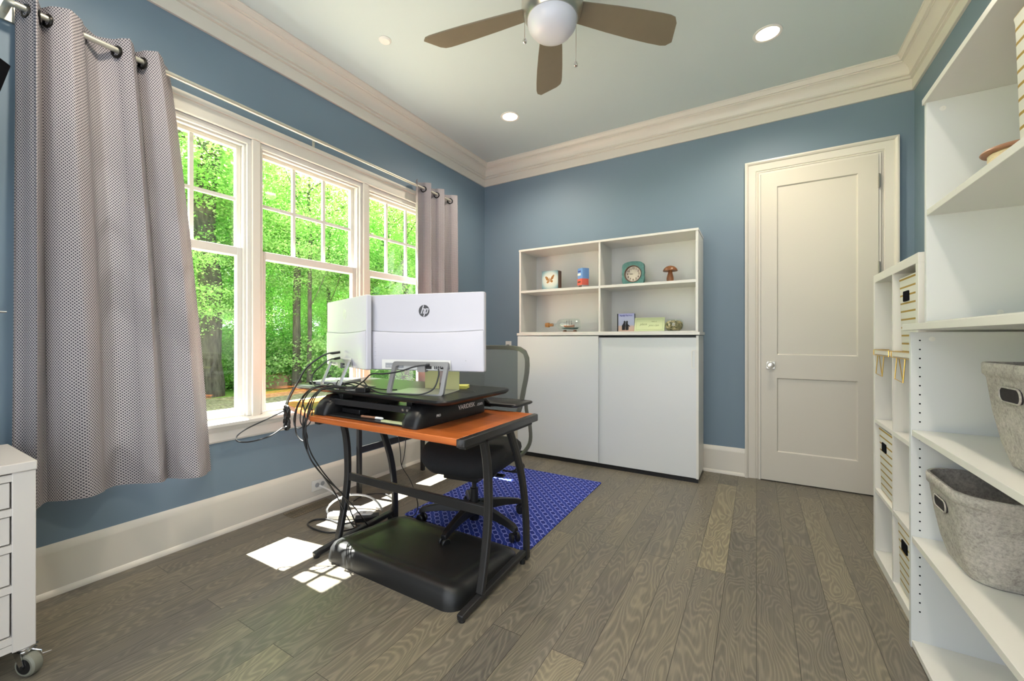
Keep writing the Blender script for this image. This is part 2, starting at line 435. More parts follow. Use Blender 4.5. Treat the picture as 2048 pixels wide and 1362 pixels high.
# crown moulding
cp = [(0, 2.83), (0.014, 2.83), (0.016, 2.834), (0.016, 2.900), (0.012, 2.903), (0.012, 2.907), (0.026, 2.911), (0.026, 2.921), (0.022, 2.924), (0.022, 2.928), (0.036, 2.932), (0.036, 2.940), (0.032, 2.944), (0.034, 2.950),
      (0.038, 2.966), (0.047, 2.982), (0.060, 2.996), (0.074, 3.004), (0.080, 3.005), (0.080, 3.012), (0.092, 3.014), (0.094, 3.020), (0.104, 3.032), (0.108, 3.040), (0.114, 3.042), (0.114, 3.05), (0, 3.05)]
bm = BM(); loft(bm, [[(XL+d, YN, z) for d, z in cp], [(XL+d, YB-d, z) for d, z in cp]]); struct('trim_1', bm, M_trim, smooth=20)
bm = BM(); loft(bm, [[(XL+d, YB-d, z) for d, z in cp], [(XR-d, YB-d, z) for d, z in cp]]); struct('trim_2', bm, M_trim, smooth=20)
bm = BM(); loft(bm, [[(XR-d, YN, z) for d, z in cp], [(XR-d, YB-d, z) for d, z in cp]]); struct('trim_3', bm, M_trim, smooth=20)
# window casing (one surround for the three windows)
bm = BM()
box(bm, XL, XL+0.015, 0.43, 3.12, WZ1+0.012, 2.415); box(bm, XL, XL+0.024, 0.42, 3.13, 2.41, 2.441)
box(bm, XL, XL+0.02, 0.44, 3.11, WZ1, WZ1+0.012)
for a, b in ((0.43, 0.53), (3.02, 3.12), (1.347, 1.392), (2.172, 2.218)): box(bm, XL-0.13 if a in (1.347, 2.172) else XL, XL+0.015, a, b, 0.645, WZ1-0.0008)
struct('trim_4', bm, M_trim, bev=0.002)
bm = BM(); prism(bm, [(XL-0.145, 0.615), (XL+0.055, 0.615), (XL+0.062, 0.622), (XL+0.062, 0.638), (XL+0.055, 0.645), (XL-0.145, 0.660)], 0.40, 3.15, 'y')
prism(bm, [(XL, 0.525), (XL+0.012, 0.525), (XL+0.02, 0.535), (XL+0.016, 0.548), (XL+0.016, 0.585), (XL+0.034, 0.600), (XL+0.036, 0.615), (XL, 0.615)], 0.44, 3.11, 'y')
struct('trim_5', bm, M_vinyl)
# three double hung windows
for i, (a, b) in enumerate(WY):
    if i == 0: a = 0.565
    if i == 2: b = 2.998
    W = thing('window_%d' % (i+1), None, None, (XL-0.07, (a+b)/2, 0.645), kind='structure')
    bm = BM()
    y0, y1 = (a-0.035 if i == 0 else a), (b+0.022 if i == 2 else b)
    for p, q in ((y0, a+0.022), (b-0.022, y1)): box(bm, XL-0.13, XL-0.002, p, q, 0.65, 2.302)
    box(bm, XL-0.13, XL-0.002, y0, y1, 2.302, WZ1-0.0005); box(bm, XL-0.035, XL-0.02, a+0.022, b-0.022, 2.29, 2.302)
    for p in (a+0.022, b-0.034): box(bm, XL-0.038, XL-0.022, p, p+0.012, 0.65, 2.302)
    obj('window_frame', bm, M_vinyl, W, bev=0.0015)
    def sash(x0, x1, z0, z1, bt, tp, sd, name):
        bm = BM(); A, B = a+0.022, b-0.022
        box(bm, x0, x1, A, A+sd, z0, z1); box(bm, x0, x1, B-sd, B, z0, z1)
        box(bm, x0, x1, A+sd, B-sd, z0, z0+bt); box(bm, x0, x1, A+sd, B-sd, z1-tp, z1)
        s = obj(name, bm, M_vinyl, W, bev=0.002)
        bm = BM(); xm = (x0+x1)/2; box(bm, xm-0.003, xm+0.003, A+sd-0.005, B-sd+0.005, z0+bt-0.005, z1-tp+0.005)
        obj('glass', bm, M_glass, s)
        return s, A+sd, B-sd, z0+bt, z1-tp, xm
    sash(XL-0.075, XL-0.04, 0.660, 1.672, 0.040, 0.048, 0.040, 'lower_sash')
    s, A, B, Z0, Z1, xm = sash(XL-0.112, XL-0.078, 1.625, 2.302, 0.040, 0.022, 0.026, 'upper_sash')
    bm = BM()
    for k in (1, 2):
        yy = A+(B-A)*k/3; box(bm, xm-0.010, xm+0.010, yy-0.010, yy+0.010, Z0, Z1)
    zz = (Z0+Z1)/2; box(bm, xm-0.0095, xm+0.0095, A, B, zz-0.010, zz+0.010)
    obj('muntins', bm, M_vinyl, s)
# door and casing
D = thing('door_1', None, None, (0.385, 3.83, 0), kind='structure')
bm = BM(); Y0 = 3.815; Y1 = 3.849
x0, x1, z1 = 0.030, 0.740, 2.420
px0, px1 = 0.137, 0.628
box(bm, x0, px0, Y0, Y1, 0.008, z1); box(bm, px1, x1, Y0, Y1, 0.008, z1)
for a, b in ((0.008, 0.236), (0.812, 0.992), (2.308, z1)): box(bm, px0, px1, Y0, Y1, a, b)
obj('door_leaf', bm, M_door, D)
for a, b in ((0.236, 0.812), (0.992, 2.308)):
    bm = BM(); o_ = [(px0, a), (px1, a), (px1, b), (px0, b)]; i_ = [(px0+0.008, a+0.008), (px1-0.008, a+0.008), (px1-0.008, b-0.008), (px0+0.008, b-0.008)]
    A = [bm.verts.new((p[0], Y0, p[1])) for p in o_]; B = [bm.verts.new((p[0], Y0+0.010, p[1])) for p in i_]
    for k in range(4): bm.faces.new((A[k], A[(k+1) % 4], B[(k+1) % 4], B[k]))
    bm.faces.new(B); obj('door_panel', bm, M_door, D)
bm = BM(); prism(bm, [(0.066, 0.882), (0.124, 0.882), (0.124, 0.940), (0.066, 0.940)], 3.807, Y0, 'y')
ro = obj('knob_plate', bm, M_nickel, D, bev=0.002)
bm = BM(); lathe(bm, [(0.010, 0), (0.010, -0.028), (0.020, -0.036), (0.024, -0.046), (0.020, -0.054), (0.004, -0.057)], (0.095, 3.808, 0.911), axis='y'); obj('door_knob', bm, M_nickel, D)
for z in (2.233, 1.613, 0.42):
    bm = BM(); lathe(bm, [(0.006, -0.05), (0.006, 0.05)], (0.743, 3.812, z), seg=10); box(bm, 0.738, 0.752, 3.812, 3.816, z-0.045, z+0.045); obj('hinge', bm, M_hinge, D)
# casing profile swept around the door (mitred)
cas = [(0, 3.849), (0, 3.838), (0.010, 3.830), (0.018, 3.834), (0.022, 3.828), (0.070, 3.820), (0.074, 3.812), (0.084, 3.806), (0.095, 3.808), (0.095, 3.849)]
def cpath(d): return [(0.015-d, 0.0), (0.015-d, 2.435+d), (0.755+d, 2.435+d), (0.755+d, 0.0)]
rings = []
for k in range(4):
    rings.append([(cpath(d)[k][0], y, cpath(d)[k][1]) for d, y in cas])
bm = BM(); loft(bm, rings)
for a, b, c, d in ((0.015, 0.028, 0, 2.435), (0.742, 0.755, 0, 2.435), (0.028, 0.742, 2.422, 2.435)): box(bm, a, b, 3.822, 3.849, c, d)
obj('door_casing', bm, M_trim, D, smooth=20)

# ------------------------------------------------------------ ceiling: fan, downlights, detector
SPOTS = [(-1.842, 3.067, 'recessed ceiling light above the window side corner'), (0.06, 3.062, 'recessed ceiling light near the door and the right wall'),
         (-1.842, 0.55, 'recessed ceiling light by the camera on the window side'), (0.06, 0.55, 'recessed ceiling light by the camera on the bookcase side')]
for x, y, lab in SPOTS:
    t = thing('ceiling_light', lab, 'light', (x, y, H), group='recessed ceiling lights')
    bm = BM(); lathe(bm, [(0.064, -0.001), (0.082, -0.001), (0.080, -0.005), (0.066, -0.006)], seg=32, cap=False); obj('trim_ring', bm, M_smoke, t, local=True)
    bm = BM(); lathe(bm, [(0.0, -0.004), (0.040, -0.004), (0.064, -0.002), (0.064, -0.0005), (0, -0.0005)], seg=32); obj('lamp', bm, M_bulb, t, local=True)
    L = bpy.data.lights.new('downlight', 'SPOT'); L.energy = 75; L.color = (1, 0.87, 0.70); L.spot_size = math.radians(150); L.spot_blend = 0.8; L.shadow_soft_size = 0.06
    lo = bpy.data.objects.new('downlight', L); COL.objects.link(lo); lo.parent = t; lo.location = (0, 0, -0.03)
bm = BM(); lathe(bm, [(0, -0.012), (0.03, -0.012), (0.04, -0.004), (0.04, -0.0002), (0, -0.0002)], (-2.065, 1.868, H)); tag(obj('ceiling_sensor', bm, M_smoke), 'small round white cap on the ceiling left of the fan', 'sensor')
FX, FY = -0.845, 1.80
F = thing('ceiling_fan', 'nickel ceiling fan with five taupe blades and a white glass bowl light', 'ceiling fan', (FX, FY, H))
bm = BM(); lathe(bm, [(0.0, 0.0), (0.085, 0.0), (0.08, -0.04), (0.035, -0.06), (0.018, -0.065), (0.018, -0.22), (0.06, -0.235), (0.12, -0.25), (0.145, -0.28), (0.148, -0.33), (0.138, -0.375), (0.122, -0.40), (0.0, -0.40)], seg=40); obj('motor_housing', bm, M_nickel, F, local=True)
bm = BM(); lathe(bm, [(0.118, -0.398), (0.119, -0.410), (0.112, -0.435), (0.092, -0.460), (0.062, -0.474), (0.03, -0.480), (0, -0.481)], seg=40); obj('light_bowl', bm, M_globe, F, local=True)
for k in range(5):
    a = math.radians(45+72*k)
    bm = BM(); rings = []
    prof_w = [(0.13, 0.052), (0.20, 0.058), (0.32, 0.068), (0.45, 0.076), (0.56, 0.080), (0.62, 0.080), (0.650, 0.074), (0.672, 0.050)]
    pit = math.radians(-13)
    for r, hw in prof_w:
        r2 = r + (0.0 if r < 0.6 else 0.0)
        ring = []
        for s_, t_ in ((-1, -1), (-0.33, -1), (0.33, -1), (1, -1), (1, 1), (0.33, 1), (-0.33, 1), (-1, 1)):
            yy = s_*hw; zz = t_*0.003
            xx = r2+(0.02*s_ if r > 0.6 else 0)
            y2 = yy*math.cos(pit)-zz*math.sin(pit); z2 = yy*math.sin(pit)+zz*math.cos(pit)
            ring.append((xx*math.cos(a)-y2*math.sin(a), xx*math.sin(a)+y2*math.cos(a), -0.335+z2))
        rings.append(ring)
    loft(bm, rings); obj('blade', bm, M_blade, F, local=True)
for (x, y, zt, zb) in ((-0.103, -0.085, -0.40, -0.50), (0.100, 0.055, -0.40, -0.60)):
    bm = BM(); tube(bm, [(x, y, zt+0.04), (x, y, zb)], 0.0014, 6); c = obj('pull_chain', bm, M_chrome, F, local=True)
    bm = BM(); lathe(bm, [(0, 0.0), (0.005, -0.002), (0.010, -0.012), (0.009, -0.022), (0, -0.028)], (x, y, zb), seg=14); o = obj('pull_knob', bm, M_chrome, c, local=True)

# ------------------------------------------------------------ curtains and rod
RX = -2.56; RZ = 2.462
R_ = thing('curtain_rod', 'thin cream metal curtain rod above the windows', 'curtain rod', (RX, 1.75, RZ))
bm = BM(); tube(bm, [(RX, 0.40, RZ), (RX, 1.80, RZ)], 0.0125, 12); tube(bm, [(RX, 1.78, RZ), (RX, 3.22, RZ)], 0.0105, 12)
tube(bm, [(XL+0.01, 0.385, RZ), (RX-0.02, 0.385, RZ), (RX-0.004, 0.391, RZ), (RX, 0.41, RZ)], 0.0125, 12, smooth=4)
tube(bm, [(XL+0.01, 3.235, RZ), (RX-0.02, 3.235, RZ), (RX-0.004, 3.229, RZ), (RX, 3.21, RZ)], 0.0105, 12, smooth=4); obj('rod', bm, M_rod, R_)
for y in (0.385, 3.235):
    bm = BM(); box(bm, XL, XL+0.012, y-0.03, y+0.03, RZ-0.04, RZ+0.04); obj('wall_bracket', bm, M_rod, R_, bev=0.002)
bm = BM(); box(bm, XL, XL+0.003, 1.745, 1.763, 2.445, 2.50); tube(bm, [(XL+0.002, 1.754, 2.485), (RX-0.03, 1.754, 2.485), (RX-0.016, 1.754, 2.462)], 0.004, 6); obj('centre_bracket', bm, M_rod, R_)
def curtain(name, label, cross, top_y, bot_y, z1, z0, amp_t, amp_b, seedv, xb, nu=220, nv=60):
    """cross: y positions where the cloth crosses the rod"""
    rnd = random.Random(seedv)
    def phase(t, cr, y):       # piecewise-linear phase, +pi each crossing
        if y <= cr[0]: return (y-cr[0])/(cr[1]-cr[0])*PI
        for i in range(len(cr)-1):
            if y <= cr[i+1]: return (i+(y-cr[i])/(cr[i+1]-cr[i]))*PI
        return (len(cr)-1+(y-cr[-1])/(cr[-1]-cr[-2]))*PI
    bm = BM(); uvl = bm.loops.layers.uv.new('UVMap')
    grid = []; L = 0
    us = []
    for i in range(nu+1):
        t = i/nu; y = top_y[0]+(top_y[1]-top_y[0])*t; ph = phase(t, cross, y)
        us.append((t, y, ph))
    # cloth length from the top curve
    lens = [0]; prev = None
    for t, y, ph in us:
        p = (RX+amp_t*math.sin(ph), y)
        if prev: lens.append(lens[-1]+math.dist(p, prev))
        prev = p
    for j in range(nv+1):
        v = j/nv; z = z1+(z0-z1)*v
        row = []
        for i, (t, y, ph) in enumerate(us):
            yb = bot_y[0]+(bot_y[1]-bot_y[0])*t
            e = v**0.8
            yy = y+(yb-y)*e
            am = amp_t+(amp_b-amp_t)*min(1, v*1.4)
            sh = 0.35*math.sin(3.1*t*PI+seedv)*v
            wob = 0.010*math.sin(ph*0.5+v*2.2+seedv)*v + 0.006*math.sin(ph*1.7+v*5+1)*v*(1-v*0.4)
            s = math.sin(ph+sh)
            s = math.copysign(abs(s)**0.65, s)
            xx = RX+(xb-RX)*min(1, v*1.5)+am*s+wob
            yy += 0.010*math.sin(2*ph+sh)*(1-0.3*v)+0.006*v*math.sin(ph*0.9+seedv)
            dz = 0.010*math.cos(ph*0.5+seedv)*(v > 0.999)
            xx = max(xx, XL+0.072 if z < 0.68 else XL+0.028)
            row.append(bm.verts.new((xx, yy, z+0.02*math.sin(t*PI*1.3+0.4)*v)))
        grid.append(row)
    lens = [0]
    for i in range(nu):
        lens.append(lens[-1]+sum((grid[j][i+1].co-grid[j][i].co).length for j in (2, nv//2, nv-2))/3)
    for j in range(nv):
        for i in range(nu):
            f = bm.faces.new((grid[j][i], grid[j][i+1], grid[j+1][i+1], grid[j+1][i]))
            for lp, (ii, jj) in zip(f.loops, ((i, j), (i+1, j), (i+1, j+1), (i, j+1))):
                lp[uvl].uv = (lens[ii], (z1-z0)*jj/nv)
    t_ = thing('curtain', label, 'curtain', (RX, (top_y[0]+top_y[1])/2, z0))
    cl = obj('cloth', bm, M_curt, t_, smooth=80)
    for i, yc in enumerate(cross):
        ph0 = phase(0, cross, yc-0.01); ph1 = phase(0, cross, yc+0.01)
        sx = amp_t*(math.sin(ph1)-math.sin(ph0)); d = Vector((sx*1.0, 0.02, 0)).normalized()  # cloth direction
        n = Vector((d.y, -d.x, 0)); q = n.to_track_quat('Z', 'Y').to_matrix().to_4x4(); q.translation = Vector((RX, yc, RZ-0.008))
        bm = BM(); seg = 24; rings = []
        for rr_, hh in ((0.019, 0.004), (0.027, 0.0045), (0.029, 0), (0.027, -0.0045), (0.019, -0.004), (0.019, 0.004)):
            rings.append([q @ Vector((rr_*math.cos(2*PI*k/seg), rr_*math.sin(2*PI*k/seg), hh)) for k in range(seg)])
        loft(bm, rings, cap=False); obj('grommet', bm, M_grom, t_)
    return t_
curtain('curtain', 'wide grey dotted curtain hanging at the near end of the rod', [0.430, 0.466, 0.490, 0.596, 0.707, 0.768, 0.800, 0.881], (0.402, 0.925), (0.386, 1.105), 2.515, 0.415, 0.058, 0.046, 2, -2.530)
curtain('curtain', 'narrow bunched dotted curtain at the far corner end of the rod', [2.76, 2.845, 2.935, 3.03, 3.13], (2.668, 3.20), (2.655, 3.21), 2.515, 0.41, 0.052, 0.050, 5, -2.55)

# ------------------------------------------------------------ white storage against the back wall
C1 = thing('sliding_door_cabinet', 'white cabinet with two sliding doors against the back wall', 'cabinet', (-1.19, 3.65, 0))
bm = BM(); box(bm, -1.983, -0.387, 3.47, 3.815, 0.0, 0.0275); obj('plinth', bm, M_black, C1)
bm = BM(); box(bm, -1.985, -1.967, 3.475, 3.815, 0.028, 1.143); box(bm, -0.403, -0.385, 3.475, 3.815, 0.028, 1.143); box(bm, -1.967, -0.403, 3.80, 3.815, 0.028, 1.143); box(bm, -1.967, -0.403, 3.50, 3.80, 0.028, 0.046); obj('carcass', bm, M_lam, C1)
bm = BM(); box(bm, -2.000, -0.375, 3.455, 3.815, 1.148, 1.172); obj('cabinet_top', bm, M_lam, C1, bev=0.002)
bm = BM(); box(bm, -1.99, -1.182, 3.455, 3.472, 0.040, 1.141); obj('door', bm, M_lam2, C1, bev=0.0015)
bm = BM(); box(bm, -1.20, -0.388, 3.476, 3.492, 0.032, 1.128); dr = obj('door', bm, M_lam2, C1, bev=0.0015)
bm = BM(); n = 6
out_ = rrect(-0.437, -0.404, 0.885, 1.030, 0.012); in_ = rrect(-0.431, -0.410, 0.891, 1.024, 0.009)
ring_plate(bm, out_, in_, 3.472, 3.477); obj('recessed_handle', bm, M_lam, dr)
C2 = thing('wall_shelf_unit', 'white open hutch with four bays standing on the back cabinet', 'shelf unit', (-1.18, 3.65, 1.173))
bm = BM(); T = 0.020
for a in (-1.975, -0.405): box(bm, a, a+0.018, 3.462, 3.815, 1.173, 1.957)
box(bm, -1.957, -0.405, 3.792, 3.802, 1.174, 1.957); obj('carcass', bm, M_lam, C2)
bm = BM(); box(bm, -1.978, -0.384, 3.458, 3.815, 1.957, 1.975); obj('top_board', bm, M_lam, C2, bev=0.001)
bm = BM(); box(bm, -1.957, -0.405, 3.462, 3.792, 1.173, 1.180); obj('bottom_board', bm, M_lam, C2)
for a, b in ((-1.957, -1.182), (-1.166, -0.405)):
    bm = BM(); box(bm, a, b, 3.466, 3.792, 1.558, 1.580); obj('shelf', bm, M_lam, C2, bev=0.001)
bm = BM(); box(bm, -1.182, -1.166, 3.464, 3.792, 1.180, 1.957); obj('divider', bm, M_lam, C2)
SH1, SH0 = 1.5805, 1.1805
# butterfly picture block (two blocks, small base)
t = thing('picture_block', 'square pale blue butterfly picture on the hutch top left bay', 'picture', (-1.672, 3.53, SH1))
bm = BM(); box(bm, -0.088, 0.078, -0.008, 0.0, 0.008, 0.178); obj('picture', bm, M_pic, t, local=True)
bm = BM(); box(bm, -0.088, 0.090, 0.0002, 0.045, 0.008, 0.174); obj('block', bm, M_brown, t, local=True)
bm = BM(); box(bm, -0.094, 0.125, -0.02, 0.06, 0, 0.008); obj('stand', bm, M_nickel, t, local=True)
bm = BM()
for s_ in (-1, 1):
    for poly in ([(0.004, 0.085), (0.016, 0.108), (0.034, 0.122), (0.042, 0.116), (0.030, 0.088), (0.008, 0.078)], [(0.004, 0.078), (0.022, 0.080), (0.030, 0.070), (0.022, 0.060), (0.008, 0.066)]):
        prism(bm, [(p[0]*s_*1.15-0.006, (p[1]-0.09)*1.15+0.098+0.16*p[0]*s_) for p in poly], -0.0092, -0.0084, 'y')
prism(bm, [(-0.0085, 0.076), (-0.0035, 0.076), (-0.003, 0.112), (-0.009, 0.112)], -0.0094, -0.0084, 'y'); obj('butterfly', bm, M_cork, t, local=True)
t = thing('card_box', 'red coral cardboard box under the blue one in the hutch', 'box', (-1.356, 3.545, SH1), math.radians(-35))
bm = BM(); box(bm, -0.036, 0.036, -0.036, 0.036, 0, 0.080); obj('carton', bm, M_redbox, t, local=True)
bm = BM(); box(bm, -0.0365, 0.0365, -0.0365, 0.0365, 0.0005, 0.022); obj('grey_band', bm, M_greyp, t, local=True)
bm = BM(); box(bm, -0.025, 0.015, -0.0372, -0.0365, 0.045, 0.058); obj('print', bm, M_brown, t, local=True)
bm = BM(); box(bm, -0.015, 0.0365, -0.0372, -0.0365, 0.003, 0.018); obj('dark_label', bm, M_brown, t, local=True)
t = thing('card_box', 'light blue cardboard box stacked on the red one in the hutch', 'box', (-1.353, 3.547, SH1+0.0805), math.radians(-33))
bm = BM(); box(bm, -0.036, 0.036, -0.036, 0.036, 0, 0.095); obj('carton', bm, M_bluebox, t, local=True)
bm = BM(); box(bm, -0.0365, 0.010, -0.0368, -0.0362, 0.030, 0.050); obj('white_band', bm, M_white, t, local=True)
bm = BM(); box(bm, -0.028, 0.012, -0.0368, -0.0362, 0.062, 0.072); obj('print', bm, M_navy, t, local=True)
# clock
t = thing('table_clock', 'aged teal square clock with a scalloped top in the hutch', 'clock', (-0.905, 3.56, SH1))
def clock_outline(n=40):
    pts = []
    for k in range(n):
        a = 2*PI*k/n; c, s_ = math.cos(a), math.sin(a)
        q = (abs(c)**9+abs(s_)**9)**(-1/9)*0.092; x = q*c; z = q*s_
        if s_ > 0: z += 0.013*math.cos(x/0.094*PI/2)-0.010*(abs(x)/0.092)**6
        x += 0.0015*math.sin(10*a); pts.append((x, z+0.0945))
    return pts
oo = clock_outline(48); ii = [(0.066*math.cos(2*PI*k/48), 0.09+0.066*math.sin(2*PI*k/48)) for k in range(48)]
m_ = min(p[1] for p in oo); oo = [(x, z-m_) for x, z in oo]
bm = BM(); ring_plate(bm, oo, ii, -0.025, 0.02); obj('case', bm, M_teal, t, local=True, bev=0.002)
bm = BM(); lathe(bm, [(0.064, -0.012), (0.067, -0.030), (0.072, -0.030), (0.072, -0.024)], (0, 0, 0.09), axis='y', seg=40, cap=False); obj('bezel', bm, M_brown, t, local=True)
bm = BM(); lathe(bm, [(0.0665, -0.010), (0.0665, 0.015)], (0, 0, 0.09), axis='y', seg=40); dial = obj('dial', bm, M_dial, t, local=True)
bmn = BM()
for k in range(12):
    a = PI/2-2*PI*(k+1)/12
    tb = text_bm(str(k+1), 0.024, Matrix.Translation((0.048*math.cos(a), -0.0112, 0.09+0.048*math.sin(a))) @ FACE_Y, bold=0.0004)
    me = bpy.data.meshes.new('x'); tb.to_mesh(me); tb.free(); bmn.from_mesh(me); bpy.data.meshes.remove(me)
obj('numerals', bmn, M_brown, dial, local=True)
bm = BM(); tube(bm, [(0, -0.013, 0.09), (-0.030, -0.013, 0.088)], 0.0015, 6); tube(bm, [(0, -0.013, 0.09), (-0.04, -0.013, 0.098)], 0.001, 6); obj('hands', bm, M_black, t, local=True)
# mushroom
t = thing('wooden_mushroom', 'turned brown wooden mushroom in the hutch upper right bay', 'figurine', (-0.606, 3.55, SH1))
bm = BM(); lathe(bm, [(0, 0), (0.040, 0), (0.040, 0.005), (0.027, 0.006), (0.028, 0.03), (0.024, 0.05), (0.017, 0.075), (0.015, 0.098), (0.0, 0.10)]); obj('stem', bm, M_mush, t, local=True)
bm = BM(); lathe(bm, [(0.012, 0.096), (0.040, 0.092), (0.057, 0.090), (0.056, 0.097), (0.048, 0.112), (0.032, 0.126), (0.012, 0.133), (0, 0.134)]); obj('cap', bm, M_mush, t, local=True)
# ship in a bottle
t = thing('ship_in_bottle', 'glass bottle holding a model ship on the hutch lower left bay', 'ornament', (-1.52, 3.56, SH0))
bm = BM(); lathe(bm, [(0.0, 0.118), (0.050, 0.118), (0.056, 0.110), (0.057, 0.0), (0.053, -0.070), (0.040, -0.088), (0.022, -0.100), (0.015, -0.115), (0.015, -0.145), (0.018, -0.147), (0.018, -0.152)], (0, 0, 0.068), axis='x', seg=28, cap=False); obj('bottle', bm, M_bglass, t, local=True)
bm = BM(); lathe(bm, [(0, -0.218), (0.020, -0.218), (0.022, -0.20), (0.022, -0.182), (0.014, -0.178), (0.014, -0.140), (0, -0.140)], (0, 0, 0.068), axis='x', seg=18); obj('cork', bm, M_cork, t, local=True)
bm = BM(); box(bm, -0.035, 0.095, -0.02, 0.02, 0, 0.006)
for x in (-0.02, 0.08): box(bm, x-0.006, x+0.006, -0.026, 0.026, 0.006, 0.018)
obj('cradle', bm, M_spool, t, local=True)
bm = BM(); loft(bm, [[(x, -wd, z0_), (x, wd, z0_), (x, wd*1.2, z1_), (x, -wd*1.2, z1_)] for x, wd, z0_, z1_ in ((-0.03, 0.001, 0.052, 0.062), (-0.01, 0.010, 0.040, 0.058), (0.03, 0.013, 0.036, 0.056), (0.06, 0.012, 0.038, 0.062), (0.072, 0.008, 0.044, 0.068))])
sh = obj('ship_hull', bm, M_spool, t, local=True)
bm = BM()
for x, hh in ((-0.002, 0.108), (0.022, 0.116), (0.046, 0.108)): tube(bm, [(x, 0, 0.05), (x, 0, hh)], 0.0012, 5)
tube(bm, [(-0.03, 0, 0.06), (-0.055, 0, 0.072)], 0.001, 5)
for x in (-0.002, 0.022, 0.046):
    for z in (0.078, 0.096): tube(bm, [(x, -0.014, z), (x, 0.014, z)], 0.001, 4)
obj('masts', bm, M_brown, sh, local=True)
bm = BM(); lathe(bm, [(0, -0.05), (0.030, -0.048), (0.044, -0.02), (0.050, 0.05), (0.048, 0.10), (0.03, 0.112), (0, 0.113)], (0, 0, 0), axis='x', seg=18)
for v in bm.verts: v.co.z = min(v.co.z*0.5, -0.010)+0.050; v.co.y *= 0.8
obj('painted_sea', bm, M_teal, t, local=True)
# penguin book
t = thing('picture_book', 'book with two penguins on a beach leaning in the hutch', 'book', (-0.968, 3.565, SH0))
bm = BM(); box(bm, -0.073, 0.070, -0.006, 0.0, 0.0, 0.155); bk = obj('cover', bm, M_beach, t, local=True)
bm = BM(); box(bm, -0.078, -0.068, -0.0065, 0.014, 0, 0.155); box(bm, 0.0705, 0.0735, -0.004, 0.014, 0.02, 0.150); box(bm, -0.070, 0.072, 0.003, 0.012, 0.0, 0.153); obj('spine', bm, M_black, t, local=True)
bm = BM()
for cx, lean in ((-0.022, 0.006), (0.008, -0.004)):
    prism(bm, [(cx-0.014, 0.012), (cx+0.012, 0.012), (cx+0.014, 0.04), (cx+0.010+lean, 0.072), (cx+0.012+lean, 0.086), (cx+0.004+lean, 0.094), (cx-0.004+lean, 0.088), (cx-0.006+lean, 0.074), (cx-0.014, 0.05)], -0.0078, -0.0062, 'y')
prism(bm, [(0.012, 0.065), (0.034, 0.046), (0.030, 0.040), (0.012, 0.052)], -0.0078, -0.0062, 'y')
obj('penguins', bm, M_black, bk, local=True)
obj('title', text_bm('Family Forever', 0.018, Matrix.Translation((0, -0.0065, 0.137)) @ FACE_Y, bold=0.0005), M_navy, bk, local=True)
t = thing('small_plaque', 'pale green motto plaque leaning between the book and the glass bowl', 'sign', (-0.770, 3.535, SH0))
tilt = Matrix.Rotation(math.radians(-14), 4, 'X')
def tilted(bm): bmesh.ops.transform(bm, matrix=tilt, verts=bm.verts); return bm
bm = BM(); box(bm, -0.122, 0.122, -0.004, 0.004, 0.001, 0.118); pl = obj('card', tilted(bm), M_green, t, local=True)
bm = BM()
for z in (0.012, 0.105): box(bm, -0.108, 0.108, -0.0046, -0.004, z, z+0.0012)
for x in (-0.108, 0.107): box(bm, x, x+0.0012, -0.0046, -0.004, 0.012, 0.105)
obj('border_line', tilted(bm), M_dgreen, pl, local=True)
for s_, z, x, sz in (('not a', 0.084, 0.035, 0.020), ('place', 0.060, -0.05, 0.028), ('you can', 0.050, 0.035, 0.026)):
    obj('lettering', tilted(text_bm(s_, sz, Matrix.Translation((x, -0.0044, z)) @ FACE_Y, shear=0.3)), M_dgreen, pl, local=True)
t = thing('glass_bowl', 'round glass bowl filled with shells in the hutch', 'bowl', (-0.577, 3.55, SH0))
bm = BM(); lathe(bm, [(0, 0.0), (0.045, 0.0), (0.064, 0.018), (0.073, 0.045), (0.070, 0.072), (0.056, 0.094), (0.046, 0.099)], seg=32, cap=False); obj('bowl', bm, M_bglass, t, local=True)
bm = BM(); lathe(bm, [(0, 0.003), (0.043, 0.004), (0.061, 0.02), (0.068, 0.045), (0.064, 0.068), (0.045, 0.082), (0.015, 0.088), (0, 0.088)], seg=28); obj('shells', bm, M_shell, t, local=True)
t['label'] = 'round glass bowl filled with shells in the hutch lower right bay'

# wall outlets, floor register
t = thing('wall_outlet', 'small white outlet plate with a black plug left of the cabinet', 'outlet', (-2.33, YB, 1.055))
bm = BM(); box(bm, -0.036, 0.036, -0.006, 0, -0.058, 0.036); obj('plate', bm, M_smoke, t, local=True, bev=0.002)
bm = BM(); box(bm, -0.014, 0.014, -0.03, -0.006, -0.03, -0.002); obj('plug', bm, M_cable, t, local=True, bev=0.003)
t = thing('wall_outlet', 'white outlet plate set sideways in the baseboard under the windows', 'outlet', (XL+0.0165, 1.79, 0.100))
bm = BM(); box(bm, 0, 0.006, -0.060, 0.060, -0.037, 0.037); obj('plate', bm, M_smoke, t, local=True, bev=0.002)
bm = BM()
for y in (-0.020, 0.020): lathe(bm, [(0.016, 0.006), (0.015, 0.008), (0, 0.008)], (0, y, 0), axis='x', seg=16, cap=False)
obj('socket', bm, M_greyp, t, local=True)
t = thing('floor_register', 'slotted wooden floor vent beside the baseboard under the windows', 'vent', (-2.535, 1.66, 0))
g_ = mk_wood('register wood', (0.12, 0.095, 0.065), (0.22, 0.18, 0.12), 1, 1.0, 0.5)
bm = BM(); box(bm, -0.055, -0.045, -0.15, 0.15, 0, 0.004); box(bm, 0.045, 0.055, -0.15, 0.15, 0, 0.004)
n = 22
for k in range(n+1): box(bm, -0.045, 0.045, -0.15+0.30*k/n-0.0035, -0.15+0.30*k/n+0.0035, 0, 0.004)
obj('grille', bm, g_, t, local=True)
bm = BM(); box(bm, -0.046, 0.046, -0.149, 0.149, 0, 0.0012); obj('dark_slots', bm, M_black, t, local=True)
